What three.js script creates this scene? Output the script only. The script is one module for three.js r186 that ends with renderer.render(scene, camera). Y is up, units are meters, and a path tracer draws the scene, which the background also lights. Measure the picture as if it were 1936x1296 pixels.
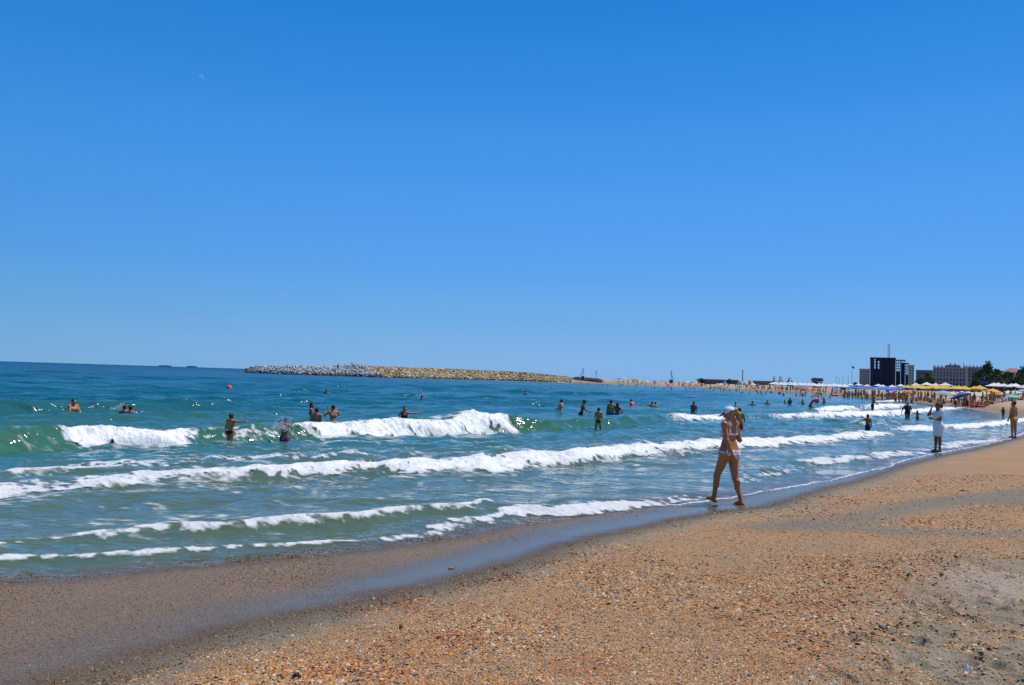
import * as THREE from 'three';
import { mergeGeometries } from 'three/addons/utils/BufferGeometryUtils.js';

// ---------------------------------------------------------------- camera, sky, sun, exposure
const EYE = 2.1, F = 1474, PW = 1936, PH = 1296, ROLL = Math.atan(0.031), PITCH = Math.atan(65 / F);
const scene = new THREE.Scene();
const camera = new THREE.PerspectiveCamera(2 * Math.atan(PH / 2 / F) * 180 / Math.PI, 1024 / 685, 0.1, 30000);
camera.position.set(0, EYE, 0);
camera.rotation.order = 'YXZ';
camera.rotation.set(PITCH, 0, ROLL);
camera.updateMatrixWorld(true);

const SUN = new THREE.Vector3(0.40, 0.90, -0.17).normalize();
{ // clear-sky gradient, by height above the horizon, a little deeper away from the sun
  const W = 512, H = 256, data = new Float32Array(W * H * 4);
  const stops = [[0, .200, .420, .690], [2, .180, .408, .705], [4.5, .132, .382, .730], [8, .092, .340, .770], [12, .070, .308, .770], [16, .052, .276, .745], [21, .031, .236, .680], [26, .018, .204, .615], [34, .012, .155, .50], [50, .011, .12, .42], [90, .010, .090, .34]];
  for (let r = 0; r < H; r++) {
    const el = ((r + .5) / H * 180 - 90);
    let k = 0; while (k < stops.length - 2 && stops[k + 1][0] < el) k++;
    const a = stops[k], b = stops[k + 1], t = THREE.MathUtils.smoothstep(el, a[0], b[0]) * .4 + .6 * THREE.MathUtils.clamp((el - a[0]) / (b[0] - a[0]), 0, 1);
    for (let c = 0; c < W; c++) {
      const az = ((c + .5) / W - .5) * 2 * Math.PI, up = el * Math.PI / 180;
      const hx = (Math.cos(az) * SUN.x + Math.sin(az) * SUN.z) / Math.hypot(SUN.x, SUN.z), hr = (hx + .1) * Math.cos(up), g = 1 + .23 * hr - .12 * hr * hr;
      const o = (r * W + c) * 4;
      for (let i = 0; i < 3; i++) data[o + i] = (a[i + 1] + (b[i + 1] - a[i + 1]) * t) * (i ? g : g * g) * (i === 2 ? 1.02 : 1);
      data[o + 3] = 1;
    }
  }
  const t = new THREE.DataTexture(data, W, H, THREE.RGBAFormat, THREE.FloatType);
  t.mapping = THREE.EquirectangularReflectionMapping; t.magFilter = THREE.LinearFilter; t.needsUpdate = true;
  scene.background = t; scene.environment = t;
}
const sun = new THREE.DirectionalLight(new THREE.Color().setRGB(1, .94, .84), 4.3);
sun.position.copy(SUN).multiplyScalar(400); sun.castShadow = true;
sun.shadow.mapSize.set(4096, 4096); sun.shadow.camera.left = -120; sun.shadow.camera.right = 120; sun.shadow.camera.top = 120; sun.shadow.camera.bottom = -120; sun.shadow.camera.far = 900;
scene.add(sun, sun.target);
const renderer = new THREE.WebGLRenderer({ antialias: true });
renderer.toneMapping = THREE.LinearToneMapping;
renderer.toneMappingExposure = 1;
renderer.shadowMap.enabled = true;

// ---------------------------------------------------------------- helpers
const { clamp, lerp, smoothstep } = THREE.MathUtils;
const ss = (a, b, x) => { const t = clamp((x - a) / (b - a), 0, 1); return t * t * (3 - 2 * t); };
let seed = 7; // one generator per use: rnd.s = n restarts it
function rnd() { seed = (seed + 0x6d2b79f5) | 0; let t = Math.imul(seed ^ (seed >>> 15), 1 | seed); t = (t + Math.imul(t ^ (t >>> 7), 61 | t)) ^ t; return ((t ^ (t >>> 14)) >>> 0) / 4294967296; }
const rr = (a, b) => a + (b - a) * rnd();
const pick = (a) => a[Math.floor(rnd() * a.length)];
const PERM = new Uint8Array(512), VAL = new Float32Array(512);
seed = 3; for (let i = 0; i < 256; i++) { PERM[i] = i; } for (let i = 255; i > 0; i--) { const j = Math.floor(rnd() * (i + 1)); [PERM[i], PERM[j]] = [PERM[j], PERM[i]]; } for (let i = 0; i < 256; i++) { PERM[i + 256] = PERM[i]; VAL[i] = VAL[i + 256] = rnd(); }
function noise(x, y) { // 0..1
  const ix = Math.floor(x), iy = Math.floor(y), fx = x - ix, fy = y - iy, u = fx * fx * (3 - 2 * fx), v = fy * fy * (3 - 2 * fy), X = ix & 255, Y = iy & 255;
  const a = VAL[PERM[X + PERM[Y]]], b = VAL[PERM[((X + 1) & 255) + PERM[Y]]], c = VAL[PERM[X + PERM[(Y + 1) & 255]]], d = VAL[PERM[((X + 1) & 255) + PERM[(Y + 1) & 255]]];
  return a + (b - a) * u + (c - a) * v + (a - b - c + d) * u * v;
}
function fbm(x, y, n = 4) { let s = 0, a = .5, t = 0; for (let i = 0; i < n; i++) { s += a * noise(x, y); t += a; a *= .5; const q = x * 1.6 - y * 1.2 + 17.3; y = x * 1.2 + y * 1.6 + 5.1; x = q; } return s / t; }
const V = (x, y, z) => new THREE.Vector3(x, y, z);
const rayOf = (px, py) => V((px - PW / 2) / F, -(py - PH / 2) / F, -1).applyQuaternion(camera.quaternion);
const at = (px, py, y = 0) => { const r = rayOf(px, py), t = (y - EYE) / r.y; return V(r.x * t, y, r.z * t); };               // where the sight line meets the level y
const atDepth = (px, py, d) => { const r = rayOf(px, py); return V(r.x / -r.z * d, EYE + r.y / -r.z * d, -d); };
const used = {};
function numbered(name) { const n = used[name] = (used[name] ?? -1) + 1; return n ? name + '_' + String(n).padStart(3, '0') : name; }
function tag(o, label, category, group, kind) { Object.assign(o.userData, { label }, category && { category }, group && { group }, kind && { kind }); return o; }
function shadows(o) { o.traverse((m) => { if (m.isMesh) { m.castShadow = true; m.receiveShadow = true; } }); return o; }
function put(o, name) { o.name = numbered(name); scene.add(o); return shadows(o); }
function part(name, geo, mat, parent) { const m = new THREE.Mesh(geo, mat); m.name = name; m.castShadow = m.receiveShadow = true; parent.add(m); return m; }
function thing(name, label, category, pos, turn = 0, group) { const o = new THREE.Group(); o.name = numbered(name); scene.add(o); o.position.copy(pos); o.rotation.y = turn; return tag(o, label, category, group); }
function mat(r, g, b, roughness = .8, more = {}) { return new THREE.MeshStandardMaterial({ color: new THREE.Color().setRGB(r, g, b), roughness, ...more }); }
function box(w, h, d, x = 0, y = 0, z = 0) { const g = new THREE.BoxGeometry(w, h, d); g.translate(x, y, z); return g; }
function bar(a, b, r0, r1 = r0, n = 6) { const d = b.clone().sub(a), g = new THREE.CylinderGeometry(r1, r0, d.length(), n); g.translate(0, d.length() / 2, 0); g.applyQuaternion(new THREE.Quaternion().setFromUnitVectors(V(0, 1, 0), d.normalize())); g.translate(a.x, a.y, a.z); return g; }
const merge = (list) => mergeGeometries(list.map((g) => (g.index ? g.toNonIndexed() : g)).map((g) => { for (const k of Object.keys(g.attributes)) if (!['position', 'normal', 'uv'].includes(k)) g.deleteAttribute(k); return g; }));
function tint(g, fn) { const p = g.attributes.position, c = new Float32Array(p.count * 3); for (let i = 0; i < p.count; i++) { const q = fn(p.getX(i), p.getY(i), p.getZ(i)); c[i * 3] = q[0]; c[i * 3 + 1] = q[1]; c[i * 3 + 2] = q[2]; } g.setAttribute('color', new THREE.BufferAttribute(c, 3)); return g; }
function noiseTexture(size, fn, srgb = false) {
  const d = new Uint8Array(size * size * 4);
  for (let y = 0; y < size; y++) for (let x = 0; x < size; x++) { const q = fn(x / size, y / size), o = (y * size + x) * 4; for (let i = 0; i < 3; i++) d[o + i] = clamp((Array.isArray(q) ? q[i] : q) * 255, 0, 255); d[o + 3] = 255; }
  const t = new THREE.DataTexture(d, size, size); t.wrapS = t.wrapT = THREE.RepeatWrapping; t.magFilter = THREE.LinearFilter; if (srgb) t.colorSpace = THREE.SRGBColorSpace; t.needsUpdate = true; return t;
}

// ---------------------------------------------------------------- the shore: where water and sand meet at sea level
const line = (pts, y = 0) => pts.map(([x, py, ...rest]) => { const p = at(x, py, y); return [p.x, p.z, ...rest]; });
const shoreNear = line([[-700, 1190], [-300, 1135], [0, 1106], [120, 1101], [300, 1082], [480, 1066], [700, 1044], [850, 1023], [960, 1000], [1100, 979], [1220, 962], [1340, 951], [1420, 937], [1560, 913], [1680, 885], [1715, 871], [1775, 858], [1850, 845], [1911, 831], [1936, 821]]);
const shoreFar = line([[1936, 790], [1860, 777], [1800, 769], [1700, 757], [1600, 748], [1500, 742], [1400, 737], [1300, 732], [1200, 728], [1100, 724.8], [1060, 724]]);
const shore = [[-60, 6], [-22, -1.5], ...shoreNear, [34.5, -51], ...shoreFar];
const tip = shore[shore.length - 1];
const land = [...shore, [tip[0] - 2, tip[1] - 30], [tip[0] + 10, tip[1] - 60], [120, -900], [2500, -2500], [4000, 0], [2500, 3000], [-3000, 2500], [-60, 30]];
function inside(poly, x, z) { let r = false; for (let i = 0, j = poly.length - 1; i < poly.length; j = i++) { const a = poly[i], b = poly[j]; if ((a[1] > z) !== (b[1] > z) && x < (b[0] - a[0]) * (z - a[1]) / (b[1] - a[1]) + a[0]) r = !r; } return r; }
function lineDistance(poly, x, z) { let best = 1e18; for (let i = 0; i < poly.length - 1; i++) { const a = poly[i], b = poly[i + 1], dx = b[0] - a[0], dz = b[1] - a[1], t = clamp(((x - a[0]) * dx + (z - a[1]) * dz) / (dx * dx + dz * dz), 0, 1), ex = x - a[0] - dx * t, ez = z - a[1] - dz * t, d = ex * ex + ez * ez; if (d < best) best = d; } return Math.sqrt(best); }
const inland = (x, z) => (inside(land, x, z) ? 1 : -1) * lineDistance(shore, x, z); // metres from the water's edge, positive on land
const wetPx = [[-700, 1640], [-200, 1440], [170, 1305], [300, 1250], [500, 1192], [700, 1137], [850, 1098], [960, 1062], [1100, 1022], [1250, 989], [1350, 974], [1470, 959], [1560, 925], [1650, 901], [1715, 877], [1775, 862.5], [1850, 848.5], [1936, 825]]; const wetLine = wetPx.map((w, i) => { const q = wetPx[i], p = at(q[0], q[1], q[0] < 1000 ? .2 : q[0] < 1300 ? .14 : .08); return [p.x, p.z]; });
const wetPoly = [...wetLine, [34.5, -51], [60, -80], [-50, -80], [-80, 10]];
const wetness = (x, z) => (inside(wetPoly, x, z) ? 1 : -1) * lineDistance(wetLine, x, z);  // metres inside the wet band
const beachRise = (d) => (d < 0 ? Math.max(-3.5, d * .075) : d < 5.5 ? d * .078 : d < 12 ? .429 + (d - 5.5) * .028 : .611 + (1 - Math.exp(-(d - 12) / 45)) * .55);

// ---------------------------------------------------------------- grids that get coarser with distance from where one stands
function angles(half, fine, coarse, limit) { const a = []; for (let t = -half; t <= half + 1e-9; t += fine) a.push(t); for (let t = half + coarse; t < limit + coarse * .5; t += coarse) { a.push(Math.min(t, limit)); a.unshift(-Math.min(t, limit)); } return a; }
function grid(radii, cols, fn, keep, mesh) { // fn(x, z, spacing) -> {y, r, g, b, a}; keep(i) per vertex
  const nr = radii.length, nc = cols.length, pos = new Float32Array(nr * nc * 3), col = new Float32Array(nr * nc * 4), ok = new Uint8Array(nr * nc), uv = new Float32Array(nr * nc * 2);
  for (let i = 0; i < nr; i++) for (let j = 0; j < nc; j++) {
    const k = i * nc + j, r = radii[i], x = Math.sin(cols[j]) * r, z = -Math.cos(cols[j]) * r, dr = (radii[Math.min(i + 1, nr - 1)] - radii[Math.max(i - 1, 0)]) / 2;
    const o = fn(x, z, dr, r * .0015, k);
    ok[k] = o.keep ? 1 : 0; pos[k * 3] = x + (o.dx ?? 0); pos[k * 3 + 1] = o.y; pos[k * 3 + 2] = z + (o.dz ?? 0);
    col[k * 4] = o.r; col[k * 4 + 1] = o.g; col[k * 4 + 2] = o.b; col[k * 4 + 3] = o.a ?? 1; uv[k * 2] = x; uv[k * 2 + 1] = z;
  }
  return { nr, nc, pos, col, ok, uv };
}
function cut(G, keepCell, pos = G.pos, col = G.col, extra) { // the cells that keepCell() wants, with only the vertices they use
  const map = new Int32Array(G.nr * G.nc).fill(-1), list = [], index = [];
  const use = (k) => (map[k] < 0 ? (list.push(k), (map[k] = list.length - 1)) : map[k]);
  for (let i = 0; i < G.nr - 1; i++) for (let j = 0; j < G.nc - 1; j++) { const a = i * G.nc + j, b = a + 1, c = a + G.nc, d = c + 1; if (keepCell(a, b, c, d)) { const A = use(a), B = use(b), C = use(c), D = use(d); index.push(A, B, C, B, D, C); } }
  const p = new Float32Array(list.length * 3), q = new Float32Array(list.length * 4), u = new Float32Array(list.length * 2);
  list.forEach((k, n) => { for (let i = 0; i < 3; i++) p[n * 3 + i] = pos[k * 3 + i]; for (let i = 0; i < 4; i++) q[n * 4 + i] = col[k * 4 + i]; u[n * 2] = G.uv[k * 2]; u[n * 2 + 1] = G.uv[k * 2 + 1]; });
  const g = new THREE.BufferGeometry();
  g.setAttribute('position', new THREE.BufferAttribute(p, 3)); g.setAttribute('color', new THREE.BufferAttribute(q, 4)); g.setAttribute('uv', new THREE.BufferAttribute(u, 2)); g.setIndex(index); g.computeVertexNormals(); if (extra) g.off = Float32Array.from(list, (k) => extra[k]);
  return g;
}

// ---------------------------------------------------------------- waves: each is the line of its toe; per point amplitude, foam 0..1; then width of the face and of the back
const waves = [
  { face: .95, back: 2.4, pts: [[-420, 893, 0.396, 0], [-120, 866, 0.458, .0], [0, 857, 0.458, .0], [125, 848, 0.405, .0], [160, 845, 0.317, .9], [300, 842, 0.299, 1], [360, 840, 0.317, .6], [385, 840, 0.387, .12], [470, 838, 0.405, .22], [540, 834, 0.405, .25], [590, 832, 0.44, .12], [612, 831, 0.37, 1], [680, 828, 0.387, 1], [760, 824, 0.44, 1], [880, 817, 0.51, 1], [935, 814, 0.581, 1], [975, 812, 0.493, .9], [995, 812, 0.493, .05], [1060, 812, 0.44, 0], [1150, 810, 0.352, 0], [1290, 801, 0.264, 0], [1320, 798, 0.246, .9], [1385, 795, 0.229, .9], [1425, 793, 0.176, .05], [1478, 792, 0.229, .2], [1500, 791, 0.282, 1], [1600, 790, 0.317, 1], [1690, 787, 0.264, 1], [1800, 776, 0.22, .85], [1850, 769, 0.088, 0]] },
  { face: 1.1, back: 1.7, pts: [[-300, 1010, 0.03, .5], [-100, 966, 0.03, .55], [0, 951, 0.036, .62], [100, 941, 0.042, .68], [250, 926, 0.048, .72], [430, 909, 0.066, .85], [560, 906, 0.09, .9], [720, 896, 0.126, 1], [780, 898, 0.114, .85], [850, 896, 0.114, .95], [970, 891, 0.144, 1], [1100, 880, 0.15, 1], [1220, 868, 0.156, 1], [1300, 862, 0.156, 1], [1400, 850, 0.162, 1], [1500, 843, 0.15, 1], [1600, 833, 0.144, 1], [1690, 823, 0.12, .9], [1712, 820, 0, 0]] },
  { face: .7, back: 1.2, pts: [[-20, 915, 0.018, .3], [60, 908, 0.036, .5], [200, 896, 0.054, .62], [330, 892, 0.054, .5], [450, 885, 0.048, .4], [600, 880, 0.06, .55], [720, 870, 0.072, .7], [728, 869, 0, 0]] },
  { crest: true, face: .30, back: .8, pts: [[-400, 1150, .06, .75], [-120, 1104, .07, .78], [0, 1083, .08, .82], [60, 1078, .06, .7], [130, 1077, .06, .66], [180, 1074, .07, .74], [300, 1066, .08, .82], [480, 1051, .08, .8], [560, 1048, .07, .72], [700, 1035, .08, .8], [830, 1019, .09, .83], [900, 1005, .08, .8], [960, 989, .08, .78], [1010, 978, .05, .4]] },
  { face: .32, back: .7, pts: [[960, 986, 0, .3], [1005, 979, .08, .9], [1060, 975, .13, 1], [1100, 972, .15, 1], [1200, 959, .11, .92], [1260, 954, .07, .6], [1330, 950, .03, .45]] },
  { crest: true, face: .50, back: .7, pts: [[60, 1052, .05, .2], [150, 1047, .08, .45], [230, 1042, .10, .55], [300, 1036, .11, .6], [400, 1026, .13, .62], [480, 1018, .14, .7], [600, 1007, .15, .74], [700, 999, .14, .78], [800, 993, .13, .68], [900, 985, .12, .7], [955, 974, .1, .6], [1000, 966, .04, 0]] },
  { face: .5, back: .7, pts: [[1400, 922, 0, 0], [1480, 901, .09, .45], [1500, 899, .10, .5], [1525, 886, .06, .1], [1540, 881, .09, .8], [1640, 871, .09, .9], [1740, 859, .08, .7], [1770, 852, .05, .1], [1800, 848, .08, .6], [1870, 838, .08, .7], [1930, 824, .03, 0]] },
  { face: 1.0, back: 2.0, pts: [[1500, 783, 0, 0], [1550, 781, .12, .3], [1585, 779, .36, 1], [1620, 777, .40, 1], [1640, 776, .28, .2], [1665, 775, .42, 1], [1690, 772, .38, 1], [1735, 766, .15, .4]] },
  { face: .9, back: 1.4, pts: [[1560, 818, 0, 0], [1660, 817, .04, 0], [1715, 816, .11, .35], [1745, 815.5, .17, 1], [1775, 814, .18, 1], [1800, 812, .17, .6], [1840, 810, .18, .9], [1885, 809, .2, 1], [1936, 801, .2, 1], [1980, 790, .1, .8]] },
  { face: .9, back: 1.6, pts: [[1640, 806, .15, .5], [1680, 805, .2, .3], [1720, 803, .12, .3], [1760, 800, .05, 0]] },
  { face: .8, back: 1.2, pts: [[1660, 762, .1, .6], [1690, 760, .2, .9], [1712, 759, .2, .9], [1722, 759, 0, 0]] },
  { face: 1.8, back: 2.6, pts: [[-300, 800, .25, 0], [0, 784, .32, 0], [200, 780, .34, 0], [330, 778, .3, 0], [620, 768, .1, 0]] },
  { face: 2.0, back: 3.0, pts: [[560, 778, 0, 0], [700, 774, .12, 0], [850, 769, .18, 0], [1000, 766, .2, 0], [1150, 764, .2, 0], [1290, 763, .16, 0], [1400, 763, .1, 0], [1500, 763, 0, 0]] },
  { face: 2.2, back: 3.2, pts: [[-200, 742, .2, 0], [100, 742, .25, 0], [400, 741, .22, 0], [700, 741, .2, 0], [900, 744, .25, 0], [1100, 748, .25, 0], [1250, 750, .1, 0]] },
];
for (const w of waves) {
  w.p = line(w.pts); const xs = w.p.map((q) => q[0]), zs = w.p.map((q) => q[1]);
  w.box = [Math.min(...xs) - 9, Math.max(...xs) + 9, Math.min(...zs) - 9, Math.max(...zs) + 9];
}
const sines = [];
seed = 11;
for (let i = 0; i < 46; i++) { const l = 0.32 * Math.pow(52, i / 45) * rr(.9, 1.1), a = Math.atan2(.73, .68) + rr(-1, 1) * rr(.2, 1.15), k = 2 * Math.PI / l; sines.push({ l, kx: Math.cos(a) * k, kz: Math.sin(a) * k, ph: rr(0, 6.28), amp: l * .0105 * rr(.6, 1.3) * (l > 5 ? .30 : l > 2.5 ? .7 : 1) }); }
const seaOut = { y: 0, foam: 0, face: 0, thin: 0, off: 0, lift: 0 };
function seaAt(x, z, dr, da) {
  const r = Math.hypot(x, z), d = -inland(x, z), near = ss(0, 7, d), open = ss(14, 34, d);
  let y = 0;
  const lim = Math.max(da * 2.2, dr * 2.6), gust = .55 + .8 * noise(x * .045 + 9, z * .045);
  for (const s of sines) { if (s.l < lim) continue; const f = Math.min(1, (s.l - lim) / lim) * (.3 + .7 * near) * (s.l > 2.5 ? near * (.4 + .6 * open) : .25 + .75 * near); y += Math.sin(s.kx * x + s.kz * z + s.ph) * s.amp * f; }
  y *= gust * (r < 60 ? 1 : 1.25);
  let foam = 0, face = 0, thin = 0, lift = 0;
  const jx = x + (noise(x * .9, z * .9) - .5) * .5, jz = z + (noise(x * .9 + 40, z * .9) - .5) * .5;
  for (const w of waves) {
    if (x < w.box[0] || x > w.box[1] || z < w.box[2] || z > w.box[3]) continue;
    let best = 1e9, bi = 0, bt = 0, sign = 1;
    const P = w.p;
    for (let i = 0; i < P.length - 1; i++) {
      const a = P[i], b = P[i + 1], ex = b[0] - a[0], ez = b[1] - a[1], L = ex * ex + ez * ez, t = clamp(((jx - a[0]) * ex + (jz - a[1]) * ez) / L, 0, 1), gx = jx - a[0] - ex * t, gz = jz - a[1] - ez * t, q = gx * gx + gz * gz;
      if (q < best) { best = q; bi = i; bt = t; sign = gx * ez - gz * ex > 0 ? 1 : -1; }
    }
    const ends = (bi === 0 && bt === 0) || (bi === P.length - 2 && bt === 1);
    const u0 = Math.sqrt(best) * sign, a = P[bi], b = P[bi + 1], A = lerp(a[2], b[2], bt) * (ends ? Math.exp(-best * .6) : 1), fo = lerp(a[3], b[3], bt);
    const rag = fbm(x * 2.3 + 3, z * 2.3, 3), u = u0 + (rag - .5) * .5 * w.face * (fo > .3 ? 1 : .3);
    const big = .85 + .35 * noise(x * .55, z * .55 + 7);
    const h = A * big * (u < 0 ? -.10 * Math.exp(-u * u / .8) : u < w.face ? Math.pow(u / w.face, 1.35) * 1.1 - .1 : Math.exp(-(((u - w.face) / w.back) ** 2)));
    y += h;
    const f0 = u < 0 ? 0 : u < w.face ? 1 : Math.exp(-((u - w.face) / (.4 * w.face)));
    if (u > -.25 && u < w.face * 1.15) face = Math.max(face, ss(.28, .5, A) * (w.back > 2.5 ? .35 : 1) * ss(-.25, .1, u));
    if (fo > 0) {
      const n = fbm(x * 4.1, z * 4.1, 3), holes = fbm(x * 1.3 + 20, z * 1.3, 3);
      let edge = ss(-.07, .36 * w.face + .06, u0 - (rag - .5) * .6 * w.face) * (1 - ss(w.face * .75, w.face * 1.2 + 1.0 * A * fo, u0 + (n - .5) * .8 * Math.min(1, w.face)));
      if (w.crest) edge = ss(.50, .98, u0 / w.face + (rag - .5) * .35) * (1 - ss(.95, 1.30, u0 / w.face + (n - .5) * .9)) * (fo > .85 ? 1.25 : .92);
      const m = edge * clamp(.10 + fo * 1.12 - Math.max(0, holes - .47) * (w.crest ? .9 : 3.4 - 1.8 * fo), 0, 1.25);
      foam = Math.max(foam, m);
      lift = Math.max(lift, (w.crest ? .25 : Math.min(1, w.face * 1.1)) * ss(.3, .9, m) * (.015 + .22 * A * (.25 + .75 * Math.sin(clamp(u / w.face, 0, 1) * Math.PI)) + .16 * Math.min(1, A * 2.6) * (n - .4)));
      // worn foam trailing behind and ahead of the broken part
      if (fo > .5 && u0 > -2.6 && u0 < 5.5) { const s = u0 < 0 ? .45 * Math.exp(u0 / 1.1) : .8 * Math.exp(-u0 / 2.2); thin = Math.max(thin, s * (.2 + A * 1.4)); }
    }
  }
  // the thin edge of the swash, right of the walker
  if (d > -.5 && d < 1.2 && x > 2.6) { const n = fbm(x * 2.4, z * 2.4, 3), e = d - (n - .5) * .22, sc = Math.min(3, 1 + r * .012); const m = ss(0, .02, e) * (1 - ss(.03 * sc, .08 * sc, e)); foam = Math.max(foam, m * (.55 + .6 * noise(x * 1.3, z * 1.3))); lift = Math.max(lift, m * .012); }
  const lace = fbm(x * 1.1 + z * .35, z * 2.6 - x * .9, 4), lace2 = noise(x * 7, z * 7);
  const surf = ss(.5, 3, d) * (1 - ss(15, 30, d));
  thin = r > 120 ? 0 : clamp(ss(.44, .70, lace + thin * .22) * (.34 * surf + thin * .85) * (.6 + .6 * lace2), 0, .9);
  if (foam > 0) { const hf = fbm(x * 8.3 + 11, z * 8.3, 3); foam = ss(-.26, .28, foam * 1.22 - .20 - (hf * 2.3 - .65) * .9); lift *= .5 + 1.0 * hf; }
  if (thin > 0) { const hf = fbm(x * 6.1 + z * 2.4, z * 9.3 - x * 1.7, 3); thin = .9 * ss(-.12, .30, thin - .12 - hf * .62); }
  y *= ss(-.4, 1.6, d) * .97 + .03;
  seaOut.y = y + (d < .6 ? .012 * ss(-.3, .5, d) : .012); seaOut.foam = foam; seaOut.face = face; seaOut.thin = thin; seaOut.off = d; seaOut.lift = lift;
  return seaOut;
}
const mix3 = (a, b, t) => [a[0] + (b[0] - a[0]) * t, a[1] + (b[1] - a[1]) * t, a[2] + (b[2] - a[2]) * t];
function waterColour(x, z, o) {
  const d = o.off, r = Math.hypot(x, z), n = fbm(x * .06 + 3, z * .06, 3), m = fbm(x * .5, z * .5, 2);
  let c = mix3([.125, .085, .040], [.085, .128, .078], ss(.1, 1.0, d + (m - .5) * 1.0));
  c = mix3(c, [.034, .128, .118], ss(4, 13, d + (n - .5) * 8));
  c = mix3(c, [.004, .088, .122], ss(14, 40, d + (n - .5) * 20));
  c = mix3(c, [.002, .066, .130], ss(60, 170, d + (n - .5) * 90));
  c = mix3(c, [.001, .038, .105], ss(400, 1500, r));
  c = mix3(c, [.042, .130, .068], o.face * ss(3, 12, d) * .9);  // light through the thin crests, painted in as green on wave faces
  const k = .86 + .3 * n; return [c[0] * k, c[1] * k, c[2] * k];
}
const seaRadii = []; for (let r = 5.2; r < 14000;) { seaRadii.push(r); const dr = r * r / 1638; r += r < 38 ? clamp(dr * .35, .042, .07) : r < 90 ? .07 + (r - 38) * .011 : r < 200 ? dr * .055 + .2 : dr * .22 + .0; }
const seaCols = angles(.66, .0015, .03, 1.5);
const NS = seaRadii.length * seaCols.length, foamA = new Float32Array(NS), foamLift = new Float32Array(NS), offA = new Float32Array(NS);
const SG = grid(seaRadii, seaCols, (x, z, dr, da, k) => {
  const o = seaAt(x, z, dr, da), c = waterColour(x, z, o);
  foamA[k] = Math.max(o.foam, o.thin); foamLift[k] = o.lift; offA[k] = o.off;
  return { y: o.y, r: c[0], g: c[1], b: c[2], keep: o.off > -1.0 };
});
const ripple = (() => { // a 16 m square of ripples that repeats without a seam
  seed = 21; const w = [];
  for (let i = 0; i < 70; i++) { const k = Math.round(Math.pow(90, Math.pow(i / 69, .8)) * 3), a = Math.atan2(.73, .68) + rr(-1.1, 1.1), kx = Math.round(Math.cos(a) * k), ky = Math.round(Math.sin(a) * k); w.push([kx * 2 * Math.PI, ky * 2 * Math.PI, rr(0, 6.28), 1 / Math.pow(Math.hypot(kx, ky) + 1, 1.0)]); }
  const S = 1024, h = new Float32Array(S * S); let lo = 1e9, hi = -1e9;
  for (const [kx, ky, ph, a] of w) { const sx = [], cx = []; for (let x = 0; x < S; x++) { sx.push(Math.sin(kx * x / S + ph)); cx.push(Math.cos(kx * x / S + ph)); } for (let y = 0; y < S; y++) { const s = Math.sin(ky * y / S), c = Math.cos(ky * y / S); for (let x = 0; x < S; x++) h[y * S + x] += a * (sx[x] * c + cx[x] * s); } }
  const d = new Float32Array(S * S * 4); let q = 0; const gx = new Float32Array(S * S), gy = new Float32Array(S * S);
  for (let y = 0; y < S; y++) for (let x = 0; x < S; x++) { const i = y * S + x; gx[i] = h[y * S + ((x + 1) % S)] - h[y * S + ((x + S - 1) % S)]; gy[i] = h[((y + 1) % S) * S + x] - h[((y + S - 1) % S) * S + x]; q += gx[i] ** 2 + gy[i] ** 2; }
  q = .15 / Math.sqrt(q / S / S);
  for (let i = 0; i < S * S; i++) { const X = -gx[i] * q, Y = -gy[i] * q, L = Math.hypot(X, Y, 1); d[i * 4] = X / L * .5 + .5; d[i * 4 + 1] = Y / L * .5 + .5; d[i * 4 + 2] = .5 / L + .5; d[i * 4 + 3] = 1; }
  const t = new THREE.DataTexture(d, S, S, THREE.RGBAFormat, THREE.FloatType); t.wrapS = t.wrapT = THREE.RepeatWrapping; t.magFilter = THREE.LinearFilter; t.repeat.set(1 / 16, 1 / 16); t.rotation = .35; t.needsUpdate = true; return t;
})();
// open water is choppier than the sheltered shallows: steeper ripples, less mirror, in steps with the distance from the shore
const seaSteps = [12, 22, 36, 60, 100, 180], seaMats = [0, 1, 2, 3, 4, 5, 6].map((k) => new THREE.MeshPhysicalMaterial({ color: 0xffffff, vertexColors: true, roughness: .06 + .035 * k, ior: 1.33, specularIntensity: 1 - .128 * k, normalMap: ripple, normalScale: new THREE.Vector2(1, 1).multiplyScalar(1 + .22 * k) }));
{
  const g = cut(SG, (a, b, c, d) => SG.ok[a] | SG.ok[b] | SG.ok[c] | SG.ok[d], SG.pos, SG.col, offA);
  const n = g.index.count / 6, p = g.attributes.position, parts = seaMats.map(() => []), old = g.index.array;
  for (let i = 0; i < n; i++) { const q = old[i * 6], d = g.off[q] + (noise(p.getX(q) * .4, p.getZ(q) * .4) - .5) * .5 * g.off[q]; let k = 0; while (k < 6 && d > seaSteps[k]) k++; for (let j = 0; j < 6; j++) parts[k].push(old[i * 6 + j]); }
  g.setIndex(parts.flat()); let from = 0; parts.forEach((q, k) => { g.addGroup(from, q.length, k); from += q.length; });
  const m = new THREE.Mesh(g, seaMats); put(m, 'sea'); tag(m, 'blue green sea with rows of low surf rolling in towards the shell beach', null, null, 'structure');
}
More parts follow.
